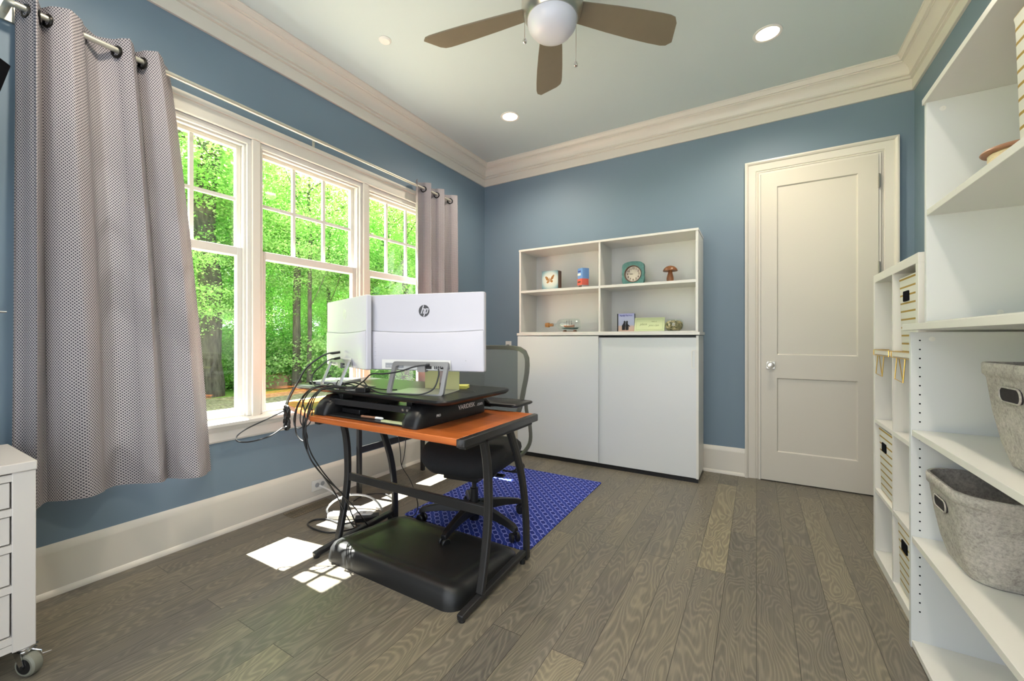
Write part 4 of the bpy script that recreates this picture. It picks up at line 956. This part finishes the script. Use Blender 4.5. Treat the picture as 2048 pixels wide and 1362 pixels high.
# ------------------------------------------------------------ office chair
CX, CY = -1.455, 2.005
CH = thing('office_chair', 'black task chair with a grey mesh back on a five star base', 'chair', (CX, CY, 0.006))
bm = BM(); lathe(bm, [(0, 0.035), (0.030, 0.035), (0.034, 0.06), (0.040, 0.075), (0.044, 0.115), (0.030, 0.125), (0, 0.125)], seg=20); obj('base_hub', bm, M_black, CH, local=True)
for k in range(5):
    a = math.radians(205+72*k); c, s_ = math.cos(a), math.sin(a)
    bm = BM(); rings = []
    for r, zc, hw, hh in ((0.03, 0.112, 0.034, 0.030), (0.10, 0.112, 0.029, 0.026), (0.20, 0.102, 0.024, 0.020), (0.28, 0.088, 0.021, 0.016), (0.318, 0.079, 0.023, 0.014), (0.336, 0.070, 0.018, 0.010)):
        rings.append([(c*r-s_*y, s_*r+c*y, zc+z) for y, z in ((-hw, -hh), (hw, -hh), (hw*0.7, hh), (-hw*0.7, hh))])
    loft(bm, rings); lg = obj('leg', bm, M_black, CH, local=True, bev=0.003)
    bm = BM(); cx_, cy_ = c*0.322, s_*0.322; lift = 0.0 if k != 1 else 0.012
    sa = a+1.1; cs, sn = math.cos(sa), math.sin(sa)
    tube(bm, [(cx_, cy_, 0.068), (cx_, cy_, 0.040+lift)], 0.010, 10)
    for sg in (-1, 1):
        rings = []
        for rr_, dd in ((0.004, 0.008), (0.022, 0.008), (0.026, 0.012), (0.026, 0.022), (0.022, 0.026), (0.004, 0.026)):
            ring = []
            for q in range(20):
                t_ = 2*PI*q/20; u, z = rr_*math.cos(t_), rr_*math.sin(t_)
                ring.append((cx_+cs*dd*sg-sn*u, cy_+sn*dd*sg+cs*u, 0.026+lift+z))
            rings.append(ring)
        loft(bm, rings)
    obj('caster', bm, M_black, lg, local=True)
bm = BM(); lathe(bm, [(0.025, 0.12), (0.025, 0.22), (0.014, 0.222), (0.014, 0.33)], seg=16); obj('gas_lift', bm, M_blackm, CH, local=True)
SA = math.radians(8)     # the seat faces the desk, turned slightly
sr = Matrix.Rotation(SA, 4, 'Z')
def tr(bm, z=0): bmesh.ops.transform(bm, matrix=sr, verts=bm.verts); return bm
bm = BM(); box(bm, -0.11, 0.11, -0.17, 0.12, 0.315, 0.355); box(bm, -0.20, 0.20, -0.16, -0.10, 0.352, 0.366); tube(bm, [(0.09, -0.05, 0.335), (0.22, -0.05, 0.332)], 0, flat=(0.04, 0.012)); obj('seat_mechanism', tr(bm), M_black, CH, local=True, bev=0.008)
bm = BM(); rings = []
for ins, z in ((0.115, 0.366), (0.070, 0.372), (0.030, 0.388), (0.008, 0.412), (0.0, 0.438), (0.004, 0.462), (0.022, 0.484), (0.055, 0.497), (0.12, 0.502)):
    ring = []
    for x, y in rrect(-0.262+ins, 0.262-ins, -0.275+ins, 0.235-ins, max(0.15-ins*0.5, 0.06), 9):
        q = max(0.0, (-y-0.10)/0.175)
        ring.append((x, y, z-0.035*q*q+0.022*(abs(x)/0.26)**2*(1 if z > 0.40 else 0)))
    rings.append(ring)
loft(bm, rings); obj('seat_cushion', tr(bm), M_seat, CH, local=True, smooth=70)
# back: curved frame + mesh
def backpt(u, v):   # u -1..1 across, v 0..1 up ; returns local point
    hw = 0.205+0.045*math.sin(min(1, v*1.15)*PI*0.55) if v < 0.9 else 0.25
    hw = 0.215+0.040*min(1, v*1.6)
    z = 0.60+0.455*v; y = 0.235+0.085*v+0.02*math.sin(v*PI)*-1 - 0.055*(u*u)
    return (u*hw, y, z)
fr = []
n = 40
def fpt(t_):
    a = 2*PI*t_; c, s_ = math.cos(a), math.sin(a); q = (abs(c)**5+abs(s_)**5)**(-1/5)
    return backpt(q*c*1.0, 0.5+0.5*q*s_)
fr = [fpt(k/n) for k in range(n+1)]
bm = BM(); P = [Vector(p) for p in fr[:-1]]; rings = []
for i, p in enumerate(P):
    d = (P[(i+1) % n]-P[i-1]).normalized(); nrm = Vector((0, 1, 0.15)).normalized(); side = d.cross(nrm).normalized()
    rings.append([p+side*a_+nrm*b_ for a_, b_ in ((-0.013, -0.009), (0.013, -0.009), (0.013, 0.009), (-0.013, 0.009))])
rings.append(rings[0]); loft(bm, rings, cap=False); obj('back_frame', tr(bm), M_chairframe, CH, local=True, smooth=60)
bm = BM(); G = 14; grid = []
for j in range(G+1):
    row = []
    for i in range(G+1):
        u = (i/G-0.5)*2; v = j/G
        a = u; b = (v-0.5)*2
        m_ = max(abs(a), abs(b)); 
        if m_ > 0:
            q5 = (abs(a/m_)**5+abs(b/m_)**5)**(-1/5); a, b = a*q5, b*q5
        row.append(bm.verts.new(Vector(backpt(a*0.97, 0.5+0.5*b*0.97))))
    grid.append(row)
for j in range(G):
    for i in range(G): bm.faces.new((grid[j][i], grid[j][i+1], grid[j+1][i+1], grid[j+1][i]))
obj('back_mesh', tr(bm), M_mesh, CH, local=True, smooth=80)
for sg in (-1, 1):
    bm = BM(); tube(bm, [(sg*0.10, 0.10, 0.345), (sg*0.20, 0.20, 0.37), (sg*0.262, 0.245, 0.45), (sg*0.262, 0.255, 0.56), (sg*0.238, 0.255, 0.66), (sg*0.235, 0.258, 0.72)], 0, smooth=5, flat=(0.030, 0.016)); obj('back_support', tr(bm), M_chairframe, CH, local=True, bev=0.004)
for x in (0.19, 0.225):
    bm = BM(); tube(bm, [(x, -0.01, 0.35), (x+0.05, 0.03, 0.34), (x+0.06, 0.09, 0.355), (x+0.02, 0.13, 0.37)], 0.006, smooth=5); obj('adjuster_lever', tr(bm), M_black, CH, local=True)

# ------------------------------------------------------------ cube shelf and open cabinet on the right
KX = 0.520; KY0, KY1 = 2.100, 2.785
K = thing('cube_shelf', 'white eight cube shelf beside the door, striped boxes inside', 'shelf unit', (0.72, 2.44, 0))
bm = BM(); box(bm, KX, 0.90, KY0, KY1, 1.405, 1.443); obj('top_board', bm, M_lam, K, bev=0.001)
bm = BM(); box(bm, KX, 0.90, KY0, KY1, 0.0, 0.040); obj('bottom_board', bm, M_lam, K, bev=0.001)
for a, b in ((KY0, KY0+0.030), (KY1-0.030, KY1)):
    bm = BM(); box(bm, KX, 0.90, a, b, 0.040, 1.405); obj('side_panel', bm, M_lam, K, bev=0.001)
bm = BM(); box(bm, KX+0.002, 0.90, 2.438, 2.453, 0.040, 1.405); obj('divider', bm, M_lam, K)
for z in (0.340, 0.690, 1.042):
    for a, b in ((KY0+0.030, 2.438), (2.453, KY1-0.030)):
        bm = BM(); box(bm, KX+0.001, 0.90, a, b, z, z+0.018); obj('shelf', bm, M_lam, K)
bm = BM(); box(bm, 0.895, 0.900, KY0+0.03, KY1-0.03, 0.04, 1.405); obj('back_panel', bm, M_lam, K)
def striped_box(loc, dx, dy, h, label, face='x'):
    """loc: centre of the bottom; handle hole on the -X side"""
    t = thing('storage_box', label, 'box', loc, group='white and gold striped storage boxes')
    bm = BM(); loft(bm, [[(x, y, z) for x, y in rrect(-dx/2+i_, dx/2-i_, -dy/2+i_, dy/2-i_, 0.02, 4)] for i_, z in ((0.014, 0), (0.008, 0.01), (0.002, h-0.02), (0, h-0.005), (0.003, h), (0.012, h), (0.014, h-0.03))], cap=False)
    obj('cloth_body', bm, M_stripe, t, local=True)
    bm = BM(); box(bm, -dx/2+0.014, dx/2-0.014, -dy/2+0.014, dy/2-0.014, 0.002, 0.006); obj('base_panel', bm, M_stripe, t, local=True)
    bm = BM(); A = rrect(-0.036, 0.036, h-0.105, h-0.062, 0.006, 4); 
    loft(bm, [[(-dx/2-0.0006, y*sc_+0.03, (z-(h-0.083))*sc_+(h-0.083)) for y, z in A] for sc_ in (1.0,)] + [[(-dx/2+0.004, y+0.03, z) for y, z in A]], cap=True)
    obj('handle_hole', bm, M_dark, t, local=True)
    return t
striped_box((KX+0.185, 2.285, 1.0605), 0.34, 0.285, 0.320, 'gold striped box in the top row of the cube shelf')
striped_box((KX+0.180, 2.605, 0.3585), 0.34, 0.285, 0.315, 'gold striped box in the column of the cube shelf nearest the door')
striped_box((KX+0.180, 2.285, 0.0405), 0.34, 0.285, 0.290, 'gold striped box in the bottom row of the cube shelf')
def wire_rack(y0, y1, label):
    t = thing('wire_bookend', label, 'wire rack', (KX, (y0+y1)/2, 1.061), group='gold wire racks on the cube shelf')
    bm = BM(); r = 0.0022; Z = 1.0635; x = KX-0.006
    tube(bm, [(x+0.06, y0, Z), (x, y0, Z), (x, y1, Z), (x+0.06, y1, Z)], r, 6); tube(bm, [(x, y0, Z), (x, y0, Z-0.026), (x, y1, Z-0.026), (x, y1, Z)], r, 6)
    obj('clip', bm, M_gold, t)
    bm = BM(); ym = y0+(y1-y0)*0.30
    tube(bm, [(x, ym, Z-0.026), (x-0.006, ym, Z-0.122), (x-0.006, ym+0.115, Z-0.116), (x, ym+0.115, Z-0.026)], r, 6); tube(bm, [(x-0.006, ym, Z-0.122), (x, ym+0.085, Z-0.026)], r*0.8, 6); obj('hanging_loop', bm, M_gold, t)
wire_rack(2.47, 2.745, 'gold wire rack clipped on the shelf column nearest the door')
wire_rack(2.145, 2.43, 'gold wire rack clipped on the shelf column nearest the big open cabinet')

UX = 0.482; UY1 = 2.045; UY0 = 0.46
U = thing('open_base_cabinet', 'white open base cabinet with shelves and felt baskets on the right wall', 'cabinet', (0.70, 1.25, 0))
bm = BM(); box(bm, UX, 0.91, UY1-0.020, UY1, 0.0, 1.143); obj('side_panel', bm, M_lam2, U, bev=0.001)
bm = BM(); box(bm, UX, 0.91, UY0, UY0+0.020, 0.0, 1.143); obj('side_panel', bm, M_lam2, U, bev=0.001)
bm = BM(); box(bm, 0.465, 0.915, UY0-0.01, UY1+0.010, 1.150, 1.172); obj('cabinet_top', bm, M_lam, U, bev=0.001)
for z, nm in ((0.006, 'bottom_board'), (0.383, 'shelf'), (0.768, 'shelf')):
    bm = BM(); box(bm, UX+0.002, 0.90, UY0+0.020, UY1-0.020, z, z+0.021); obj(nm, bm, M_lam, U, bev=0.001)
bm = BM(); box(bm, 0.900, 0.910, UY0+0.02, UY1-0.02, 0.0, 1.143); obj('back_panel', bm, M_lam2, U)
for z in [0.135+0.0326*k for k in range(31)]:
    if 0.37 < z < 0.41 or 0.757 < z < 0.795: continue
    bm = BM(); lathe(bm, [(0.0028, 0), (0.0028, -0.0006)], (0.506, UY1-0.020, z), axis='y', seg=10); obj('peg_hole', bm, M_dark, U)
def cam_cover(parent, x, y, z):
    bm = BM(); lathe(bm, [(0.0085, 0), (0.0085, -0.0010), (0.0078, -0.0012), (0, -0.0012)], (x, y, z), axis='y', seg=18, cap=False); tube(bm, [(x-0.001, y-0.0014, z-0.003), (x+0.001, y-0.0014, z+0.003)], 0.0007, 4); obj('screw_cover', bm, M_smoke, parent)
cam_cover(U, 0.538, UY1-0.020, 1.118)
HX = 0.521; HB = 1.173
HU = thing('wall_shelf_unit', 'white open hutch standing on the cabinet along the right wall', 'shelf unit', (0.70, 1.25, HB))
for a, b in ((UY1-0.026, UY1-0.008), (UY0, UY0+0.018)):
    bm = BM(); box(bm, HX, 0.90, a, b, HB, 1.962); obj('side_panel', bm, M_lam2, HU, bev=0.001)
bm = BM(); box(bm, HX-0.006, 0.905, UY0, UY1-0.005, 1.962, 1.982); obj('top_board', bm, M_lam, HU, bev=0.001)
bm = BM(); box(bm, 0.900, 0.908, UY0+0.018, UY1-0.026, HB, 1.962); obj('back_panel', bm, M_lam2, HU)
bm = BM(); box(bm, HX+0.001, 0.900, UY0+0.018, UY1-0.026, 1.557, 1.579); obj('shelf', bm, M_lam, HU, bev=0.001)
bm = BM(); box(bm, HX+0.001, 0.900, UY0+0.018, UY1-0.026, HB, HB+0.008); obj('bottom_board', bm, M_lam, HU)
cam_cover(HU, 0.564, UY1-0.026, 1.930); cam_cover(HU, 0.701, UY1-0.026, 1.208); 
# spool, striped box, small box in the hutch
t = thing('thread_spool', 'large wooden spool of cream thread on the right hutch shelf', 'spool', (0.655, 1.785, 1.5795))
bm = BM(); lathe(bm, [(0, 0), (0.072, 0), (0.074, 0.004), (0.072, 0.009), (0.02, 0.009)], seg=32); obj('flange', bm, M_spool, t, local=True)
bm = BM(); lathe(bm, [(0.02, 0.089), (0.072, 0.089), (0.075, 0.093), (0.072, 0.099), (0.02, 0.100), (0, 0.100)], seg=32); obj('flange', bm, M_spool, t, local=True)
bm = BM(); lathe(bm, [(0.055, 0.009)]+[(0.058+(0.0015 if k % 2 else 0), 0.009+k*0.0033) for k in range(1, 24)]+[(0.055, 0.089)], seg=32); obj('thread', bm, M_yarn, t, local=True)
striped_box((0.70, 1.330, 1.5795), 0.34, 0.30, 0.312, 'gold striped box on the upper shelf of the right hutch')
bm = BM(); box(bm, 0.60, 0.76, 1.44, 1.605, 1.1815, 1.283); tag(obj('small_box', bm, M_green, bev=0.002), 'small olive box at the photo edge on the right hutch floor', 'box')

def felt_basket(loc, dx, dy, h, label, dip=0.0, r=0.09):
    t = thing('felt_basket', label, 'basket', loc, group='grey felt baskets in the open cabinet')
    bm = BM(); n = 8
    def ring(ins, z, dipk=0):
        out = []
        for x, y in rrect(-dx/2+ins, dx/2-ins, -dy/2+ins, dy/2-ins, max(r-ins*0.6, 0.02), n):
            out.append((x, y, z))
        return out
    rings = [ring(0.055, 0.0), ring(0.045, 0.003), ring(0.043, 0.008), ring(0.028, 0.06), ring(0.014, 0.14), ring(0.004, h-0.04), ring(0.001, h-0.034), ring(-0.003, h-0.030), ring(-0.004, h-0.004), ring(-0.001, h), ring(0.006, h), ring(0.008, h-0.004), ring(0.010, h-0.04), ring(0.028, 0.10), ring(0.055, 0.012)]
    loft(bm, rings, cap=False)
    R0 = [v for v in bm.verts if abs(v.co.z) < 1e-6]; bm.faces.new(R0)
    obj('felt_body', bm, M_felt, t, local=True, smooth=50)
    bm = BM(); prism(bm, rrect(-dx/2+0.055, dx/2-0.055, -dy/2+0.055, dy/2-0.055, 0.05, n), 0.011, 0.013); obj('inner_base', bm, M_felt, t, local=True)
    # rim seam and bottom piping
    bm = BM(); L = ring(0.0045, h-0.036); tube(bm, L+[L[0]], 0.0016, 5); L = ring(0.050, 0.004); tube(bm, L+[L[0]], 0.0035, 6); obj('piping', bm, M_felt, t, local=True)
    # handle opening on the -X face, inner shade painted as a dark inset
    zc = h-0.075; m_ = 0.006+0.0
    A = rrect(-0.048, 0.048, zc-0.018, zc+0.018, 0.016, 4)
    xs = lambda z: -dx/2+0.0035+(h-0.04-z)*0.058-0.0022
    bm = BM(); loft(bm, [[(xs(z), y, z) for y, z in A], [(xs(z)+0.006, y, z) for y, z in A]]); ho = obj('handle_opening', bm, M_feltshade, t, local=True)
    L = [(xs(z)-0.0004, y, z) for y, z in A]; bm = BM(); tube(bm, L+[L[0]], 0.0022, 6); obj('handle_edge', bm, M_felt, t, local=True)
    return t
M_feltshade = plain('shaded felt inside', (0.022, 0.018, 0.020), 0.95, var=0.4, vs=90)  # felt colour darkened to stand for the shade inside the opening
felt_basket((0.700, 1.462, 0.7895), 0.36, 0.34, 0.268, 'grey felt basket standing on the upper shelf of the open cabinet', r=0.055)
felt_basket((0.690, 1.838, 0.4045), 0.375, 0.345, 0.262, 'grey felt basket standing on the middle shelf of the open cabinet', r=0.085)

# ------------------------------------------------------------ drawer cart, TV, glass shelf on the left
Q = thing('drawer_cart', 'white wooden drawer cart on chrome casters in front of the curtain', 'cart', (-2.29, 0.05, 0))
cy1, cy0, cx1, cx0 = 0.372, -0.26, -2.080, -2.490
bm = BM(); box(bm, cx0-0.005, cx1+0.006, cy0-0.006, cy1+0.002, 0.682, 0.712); obj('cart_top', bm, M_cart, Q, bev=0.003)
for x0 in (cx0, cx1-0.045):
    for y0_ in (cy0, cy1-0.052): 
        bm = BM(); box(bm, x0, x0+0.045, y0_, y0_+0.052, 0.095, 0.682); obj('corner_post', bm, M_cart, Q, bev=0.002)
bm = BM(); box(bm, cx0+0.045, cx1-0.045, cy1-0.03, cy1-0.012, 0.115, 0.68); box(bm, cx0+0.045, cx1-0.045, cy0+0.012, cy0+0.03, 0.115, 0.68); box(bm, cx0+0.01, cx0+0.02, cy0+0.05, cy1-0.05, 0.115, 0.68); obj('side_panel', bm, M_cart, Q)
zs = [0.125, 0.292, 0.425, 0.543, 0.655]
bm = BM()
for z in zs+[0.100]: box(bm, cx1-0.045, cx1-0.004, cy0+0.05, cy1-0.052, z-0.001, z+0.022)
obj('front_rails', bm, M_cart, Q)
for z0_, z1_ in zip(zs, zs[1:]):
    bm = BM(); box(bm, cx1-0.30, cx1-0.008, cy0+0.054, cy1-0.0555, z0_+0.026, z1_-0.004); dq = obj('drawer', bm, M_cart, Q, bev=0.002)
    bm = BM(); box(bm, cx1-0.008, cx1-0.006, cy0+0.075, cy1-0.078, z0_+0.045, z1_-0.022); obj('drawer_inset', bm, M_cart, dq)
    bm = BM(); lathe(bm, [(0.006, 0), (0.006, 0.012), (0.014, 0.020), (0.010, 0.026), (0, 0.027)], (cx1-0.006, (cy0+cy1)/2, (z0_+z1_)/2), axis='x', seg=14); obj('drawer_knob', bm, M_nickel, dq)
for x, y, rot in ((cx1-0.018, cy1-0.022, 27), (cx1-0.022, cy0+0.026, 10), (cx0+0.022, cy1-0.026, 30), (cx0+0.022, cy0+0.026, 0)):
    a = math.radians(rot); c, s_ = math.cos(a), math.sin(a)
    def LW(p): return (x+c*p[0]-s_*p[1], y+s_*p[0]+c*p[1], p[2])
    bm = BM(); box(bm, -0.022, 0.022, -0.022, 0.022, 0.0905, 0.0945); lathe(bm, [(0.018, 0.084), (0.020, 0.0905)], seg=18); box(bm, -0.018, 0.020, -0.020, 0.020, 0.080, 0.084)
    for sg in (-1, 1): prism(bm, [(-0.018, 0.084), (0.010, 0.084), (0.022, 0.036), (0.010, 0.030)], sg*0.018, sg*0.0205, 'y')
    for v in bm.verts: v.co = LW(v.co)
    fk = obj('caster_fork', bm, M_chrome, Q)
    bm = BM(); lathe(bm, [(0.018, -0.0160), (0.031, -0.0160), (0.0362, -0.011), (0.0375, 0), (0.0362, 0.011), (0.031, 0.0160), (0.018, 0.0160)], (0.016, 0, 0.0375), axis='y', seg=28)
    for v in bm.verts: v.co = LW(v.co)
    obj('wheel', bm, M_wheel, fk)
    bm = BM(); lathe(bm, [(0, -0.0165), (0.025, -0.0165)], (0.016, 0, 0.0375), axis='y', seg=20, cap=False); lathe(bm, [(0.006, -0.022), (0.006, 0.022)], (0.016, 0, 0.0375), axis='y', seg=10)
    for v in bm.verts: v.co = LW(v.co)
    obj('wheel_hub', bm, M_black, fk)
bm = BM(); tube(bm, [(cx1-0.008, cy1-0.012, 0.084), (cx1+0.01, cy1+0.010, 0.072), (cx1+0.012, cy1+0.012, 0.060), (cx1+0.030, cy1+0.030, 0.066)], 0.0022, 6); obj('brake_wire', bm, M_chrome, Q)

# wall mounted TV in the near left corner, tilted down
TVc = Vector((-2.300, 0.352, 2.098))
ex = Vector((0.766, -0.643, 0)).normalized(); nz = Vector((0.643, 0.766, 0)).normalized()
tl = math.radians(16); dn = (Vector((0, 0, -1))*math.cos(tl)-nz*math.sin(tl)); nn = ex.cross(dn).normalized()
if nn.dot(nz) < 0: nn = -nn
TV = thing('television', 'black television tilted down on a wall arm at the left photo edge', 'television', TVc)
def slab(x0, x1, d0, d1, n0, n1):
    bm = BM(); vs = [bm.verts.new(ex*a+dn*b+nn*c) for c in (n0, n1) for b in (d0, d1) for a in (x0, x1)]
    for f in ((0, 2, 3, 1), (4, 5, 7, 6), (0, 1, 5, 4), (2, 6, 7, 3), (0, 4, 6, 2), (1, 3, 7, 5)): bm.faces.new([vs[i] for i in f])
    return bm
obj('case', slab(0, 0.82, 0, 0.47, -0.035, 0), M_dark, TV, local=True, bev=0.003)
obj('screen', slab(0.012, 0.808, 0.012, 0.452, 0.0, 0.001), M_dark, TV, local=True)
mp = ex*0.41+dn*0.235-nn*0.035
bm = BM(); tube(bm, [mp, mp-nz*0.12, mp-nz*0.18-ex*0.10, Vector((XL, 0.02, 2.05))-TVc], 0, flat=(0.04, 0.03)); obj('wall_arm', bm, M_blackm, TV, local=True)
GS = thing('glass_shelf', 'thin glass shelf with a silver rim at the left photo edge', 'shelf', (-2.41, 0.15, 1.215))
bm = BM(); box(bm, -2.645, -2.415, -0.05, 0.345, 1.216, 1.222); obj('glass', bm, M_glass, GS)
bm = BM(); tube(bm, [(-2.64, 0.355, 1.219), (-2.405, 0.355, 1.219), (-2.405, -0.06, 1.219), (-2.64, -0.06, 1.219)], 0.004, 8); obj('rim', bm, M_chrome, GS)

# ------------------------------------------------------------ outside: ground, trees, shrubs
bm = BM(); box(bm, -60, XL-0.16, -25, 60, -0.5, -0.32); tag(obj('ground', bm, M_ground), '', ''); g0 = bpy.data.objects['ground']; del g0['label']; del g0['category']; g0['kind'] = 'structure'
import numpy as np
def foliage_mesh(name, seed, rx, rz_, n_cl, per, size, mat, hollow=0.35):
    rng = np.random.default_rng(seed)
    cc = rng.normal(size=(n_cl, 3)); cc /= np.linalg.norm(cc, axis=1)[:, None]
    cc *= (hollow+(1-hollow)*rng.random(n_cl)**0.5)[:, None]; cc *= np.array([rx, rx, rz_])
    P = np.repeat(cc, per, axis=0)+rng.normal(size=(n_cl*per, 3))*np.array([rx*0.16, rx*0.16, rx*0.06])
    N_ = len(P)
    nrm = rng.normal(size=(N_, 3))*0.55+np.array([0, 0, 1.0]); nrm /= np.linalg.norm(nrm, axis=1)[:, None]
    a = np.cross(nrm, rng.normal(size=(N_, 3))); a /= np.linalg.norm(a, axis=1)[:, None]; b = np.cross(nrm, a)
    s = size*(0.6+0.8*rng.random(N_))[:, None]
    # five sided leaf
    V_ = np.stack([P-a*s*0.6, P-a*s*0.1+b*s*0.38, P+a*s*0.55+b*s*0.12, P+a*s*0.55-b*s*0.12, P-a*s*0.1-b*s*0.38], 1).reshape(-1, 3)
    me = bpy.data.meshes.new(name); me.vertices.add(N_*5); me.vertices.foreach_set('co', V_.ravel())
    me.loops.add(N_*5); me.loops.foreach_set('vertex_index', np.arange(N_*5)); me.polygons.add(N_)
    me.polygons.foreach_set('loop_start', np.arange(N_)*5); me.update(calc_edges=True); me.materials.append(mat)
    return me
FM = [foliage_mesh('leaves', 10+i, 2.6, 2.1+0.3*i, 85, 170, 0.075, M_leaf if i != 1 else M_leaf2) for i in range(3)]
FU = [foliage_mesh('leaves', 30+i, 1.5, 1.1, 60, 130, 0.060, M_leaf2 if i else M_leaf, 0.2) for i in range(2)]
def trunk_mesh(h, r, seed, lean=0.0):
    rd = random.Random(seed); bm = BM()
    pts = [(lean*h*(k/7)**1.2+rd.uniform(-1, 1)*0.04*k*r*3, rd.uniform(-1, 1)*0.04*k*r*3, h*k/7) for k in range(8)]
    tube(bm, pts, r, 12, smooth=3, rr=[r*1.35, r*1.08, r, r*0.95, r*0.88, r*0.8, r*0.7, r*0.55])
    for k in range(6):
        z = h*(0.38+0.1*k); a = rd.uniform(0, 2*PI); L = rd.uniform(1.0, 2.2); c, s_ = math.cos(a), math.sin(a); x0 = lean*h*(z/h)**1.2
        tube(bm, [(x0, 0, z), (x0+c*L*0.5, s_*L*0.5, z+L*0.25), (x0+c*L, s_*L, z+L*0.6)], r*0.2, 6, smooth=3, rr=[r*0.26, r*0.18, r*0.06])
    return bm
TRK = {}
def tree(x, y, h, r, crowns, label, seed, group=None, lean=0.0, zg=-0.32):
    t = thing('tree', label, 'tree', (x, y, zg), random.Random(seed).uniform(0, 6) if not lean else 0.4, group)
    key = (h, r, lean, seed % 3)
    if key not in TRK:
        o = obj('trunk', trunk_mesh(h, r, seed, lean), M_bark, t, local=True, smooth=60); TRK[key] = o.data
    else:
        o = bpy.data.objects.new('trunk', TRK[key]); COL.objects.link(o); o.parent = t
    for i, (cx, cy, cz, sc, mi) in enumerate(crowns):
        c = bpy.data.objects.new('foliage', FM[mi]); COL.objects.link(c); c.parent = t; c.location = (cx, cy, cz); c.scale = (sc, sc, sc); c.rotation_euler = (0, 0, seed*1.3+i*2.1)
    return t
# the wood stands roughly 7 to 25 m beyond the window wall, seen at az 30..80 degrees left
tree(-11.7, 4.95, 9.5, 0.25, [(0, 0, 6.6, 0.9, 0), (0.8, 1.0, 4.4, 0.45, 1)], 'thick trunked tree nearest the house, seen left of the centre window', 3)
tree(-15.5, 5.7, 11, 0.22, [(0, 0, 8, 1.0, 2), (-1, 1, 5.2, 0.6, 1)], 'tree with a straight trunk seen high in the left window', 4)
tree(-13.6, 4.1, 11, 0.17, [(0, 0, 9, 0.9, 1)], 'slim straight tree in the leftmost visible panes', 5)
tree(-10.6, 6.9, 6.0, 0.055, [(0, 0, 3.9, 0.55, 1)], 'thin sapling in the middle of the centre window', 6)
tree(-11.3, 8.0, 6.5, 0.06, [(0, 0, 4.2, 0.6, 0)], 'thin sapling right of the middle in the centre window', 7)
tree(-11.8, 9.2, 7.5, 0.13, [(1.6, 0, 5.8, 0.75, 1)], 'leaning tree trunk rising behind the window side monitor', 8, lean=0.28)
rd = random.Random(12)
k = 0
far = []
for row, (dist, ncount) in enumerate(((14, 8), (19, 8), (26, 9))):
    for i in range(ncount):
        az = math.radians(37+46*(i+0.5)/ncount+rd.uniform(-1.5, 1.5)); d = dist*rd.uniform(0.93, 1.07)
        x, y = -d*math.sin(az), d*math.cos(az)
        if x > -9.0: continue
        k += 1
        h = (7.5, 9.5, 11, 13)[row]*rd.uniform(0.85, 1.1)
        cr = [(0, 0, h*0.72, 0.85+0.12*row, k % 3), (rd.uniform(-1, 1), rd.uniform(-1, 1), h*0.42, 0.62+0.15*row, (k+1) % 3)]
        if row >= 1 and i % 2: cr.append((rd.uniform(-1.5, 1.5), rd.uniform(-1, 1), h*0.2, 0.6+0.1*row, (k+2) % 3))
        tree(x, y, (8, 10, 11, 13)[row], (0.10, 0.12, 0.15, 0.2)[row], cr, 'leafy woodland tree in the green wood beyond the windows', k % 3+20*row, 'woodland trees beyond the windows')
rd = random.Random(5)
for i in range(34):
    az = math.radians(36+46*(i+0.5)/34); d = rd.uniform(13.6, 16.5)+(3 if i % 3 == 0 else 0)
    x, y = -d*math.sin(az), d*math.cos(az)
    if x > -8.2: continue
    s = thing('shrub', 'green undergrowth shrub at the foot of the wood', 'shrub', (x, y, -0.32), group='undergrowth shrubs at the foot of the wood')
    c = bpy.data.objects.new('foliage', FU[i % 2]); COL.objects.link(c); c.parent = s; c.location = (0, 0, 0.75); c.rotation_euler = (0, 0, i*1.7); q = rd.uniform(0.7, 1.15); c.scale = (q, q, q)
bm = BM(); box(bm, -0.32, 0.32, -0.2, 0.2, 0, 0.38); o = obj('garden_block', bm, M_brick, bev=0.02); o.location = (-11.9, 6.85, -0.32); o.rotation_euler = (0, 0, 0.5); tag(o, 'pinkish masonry block on the ground beyond the centre window', 'block')
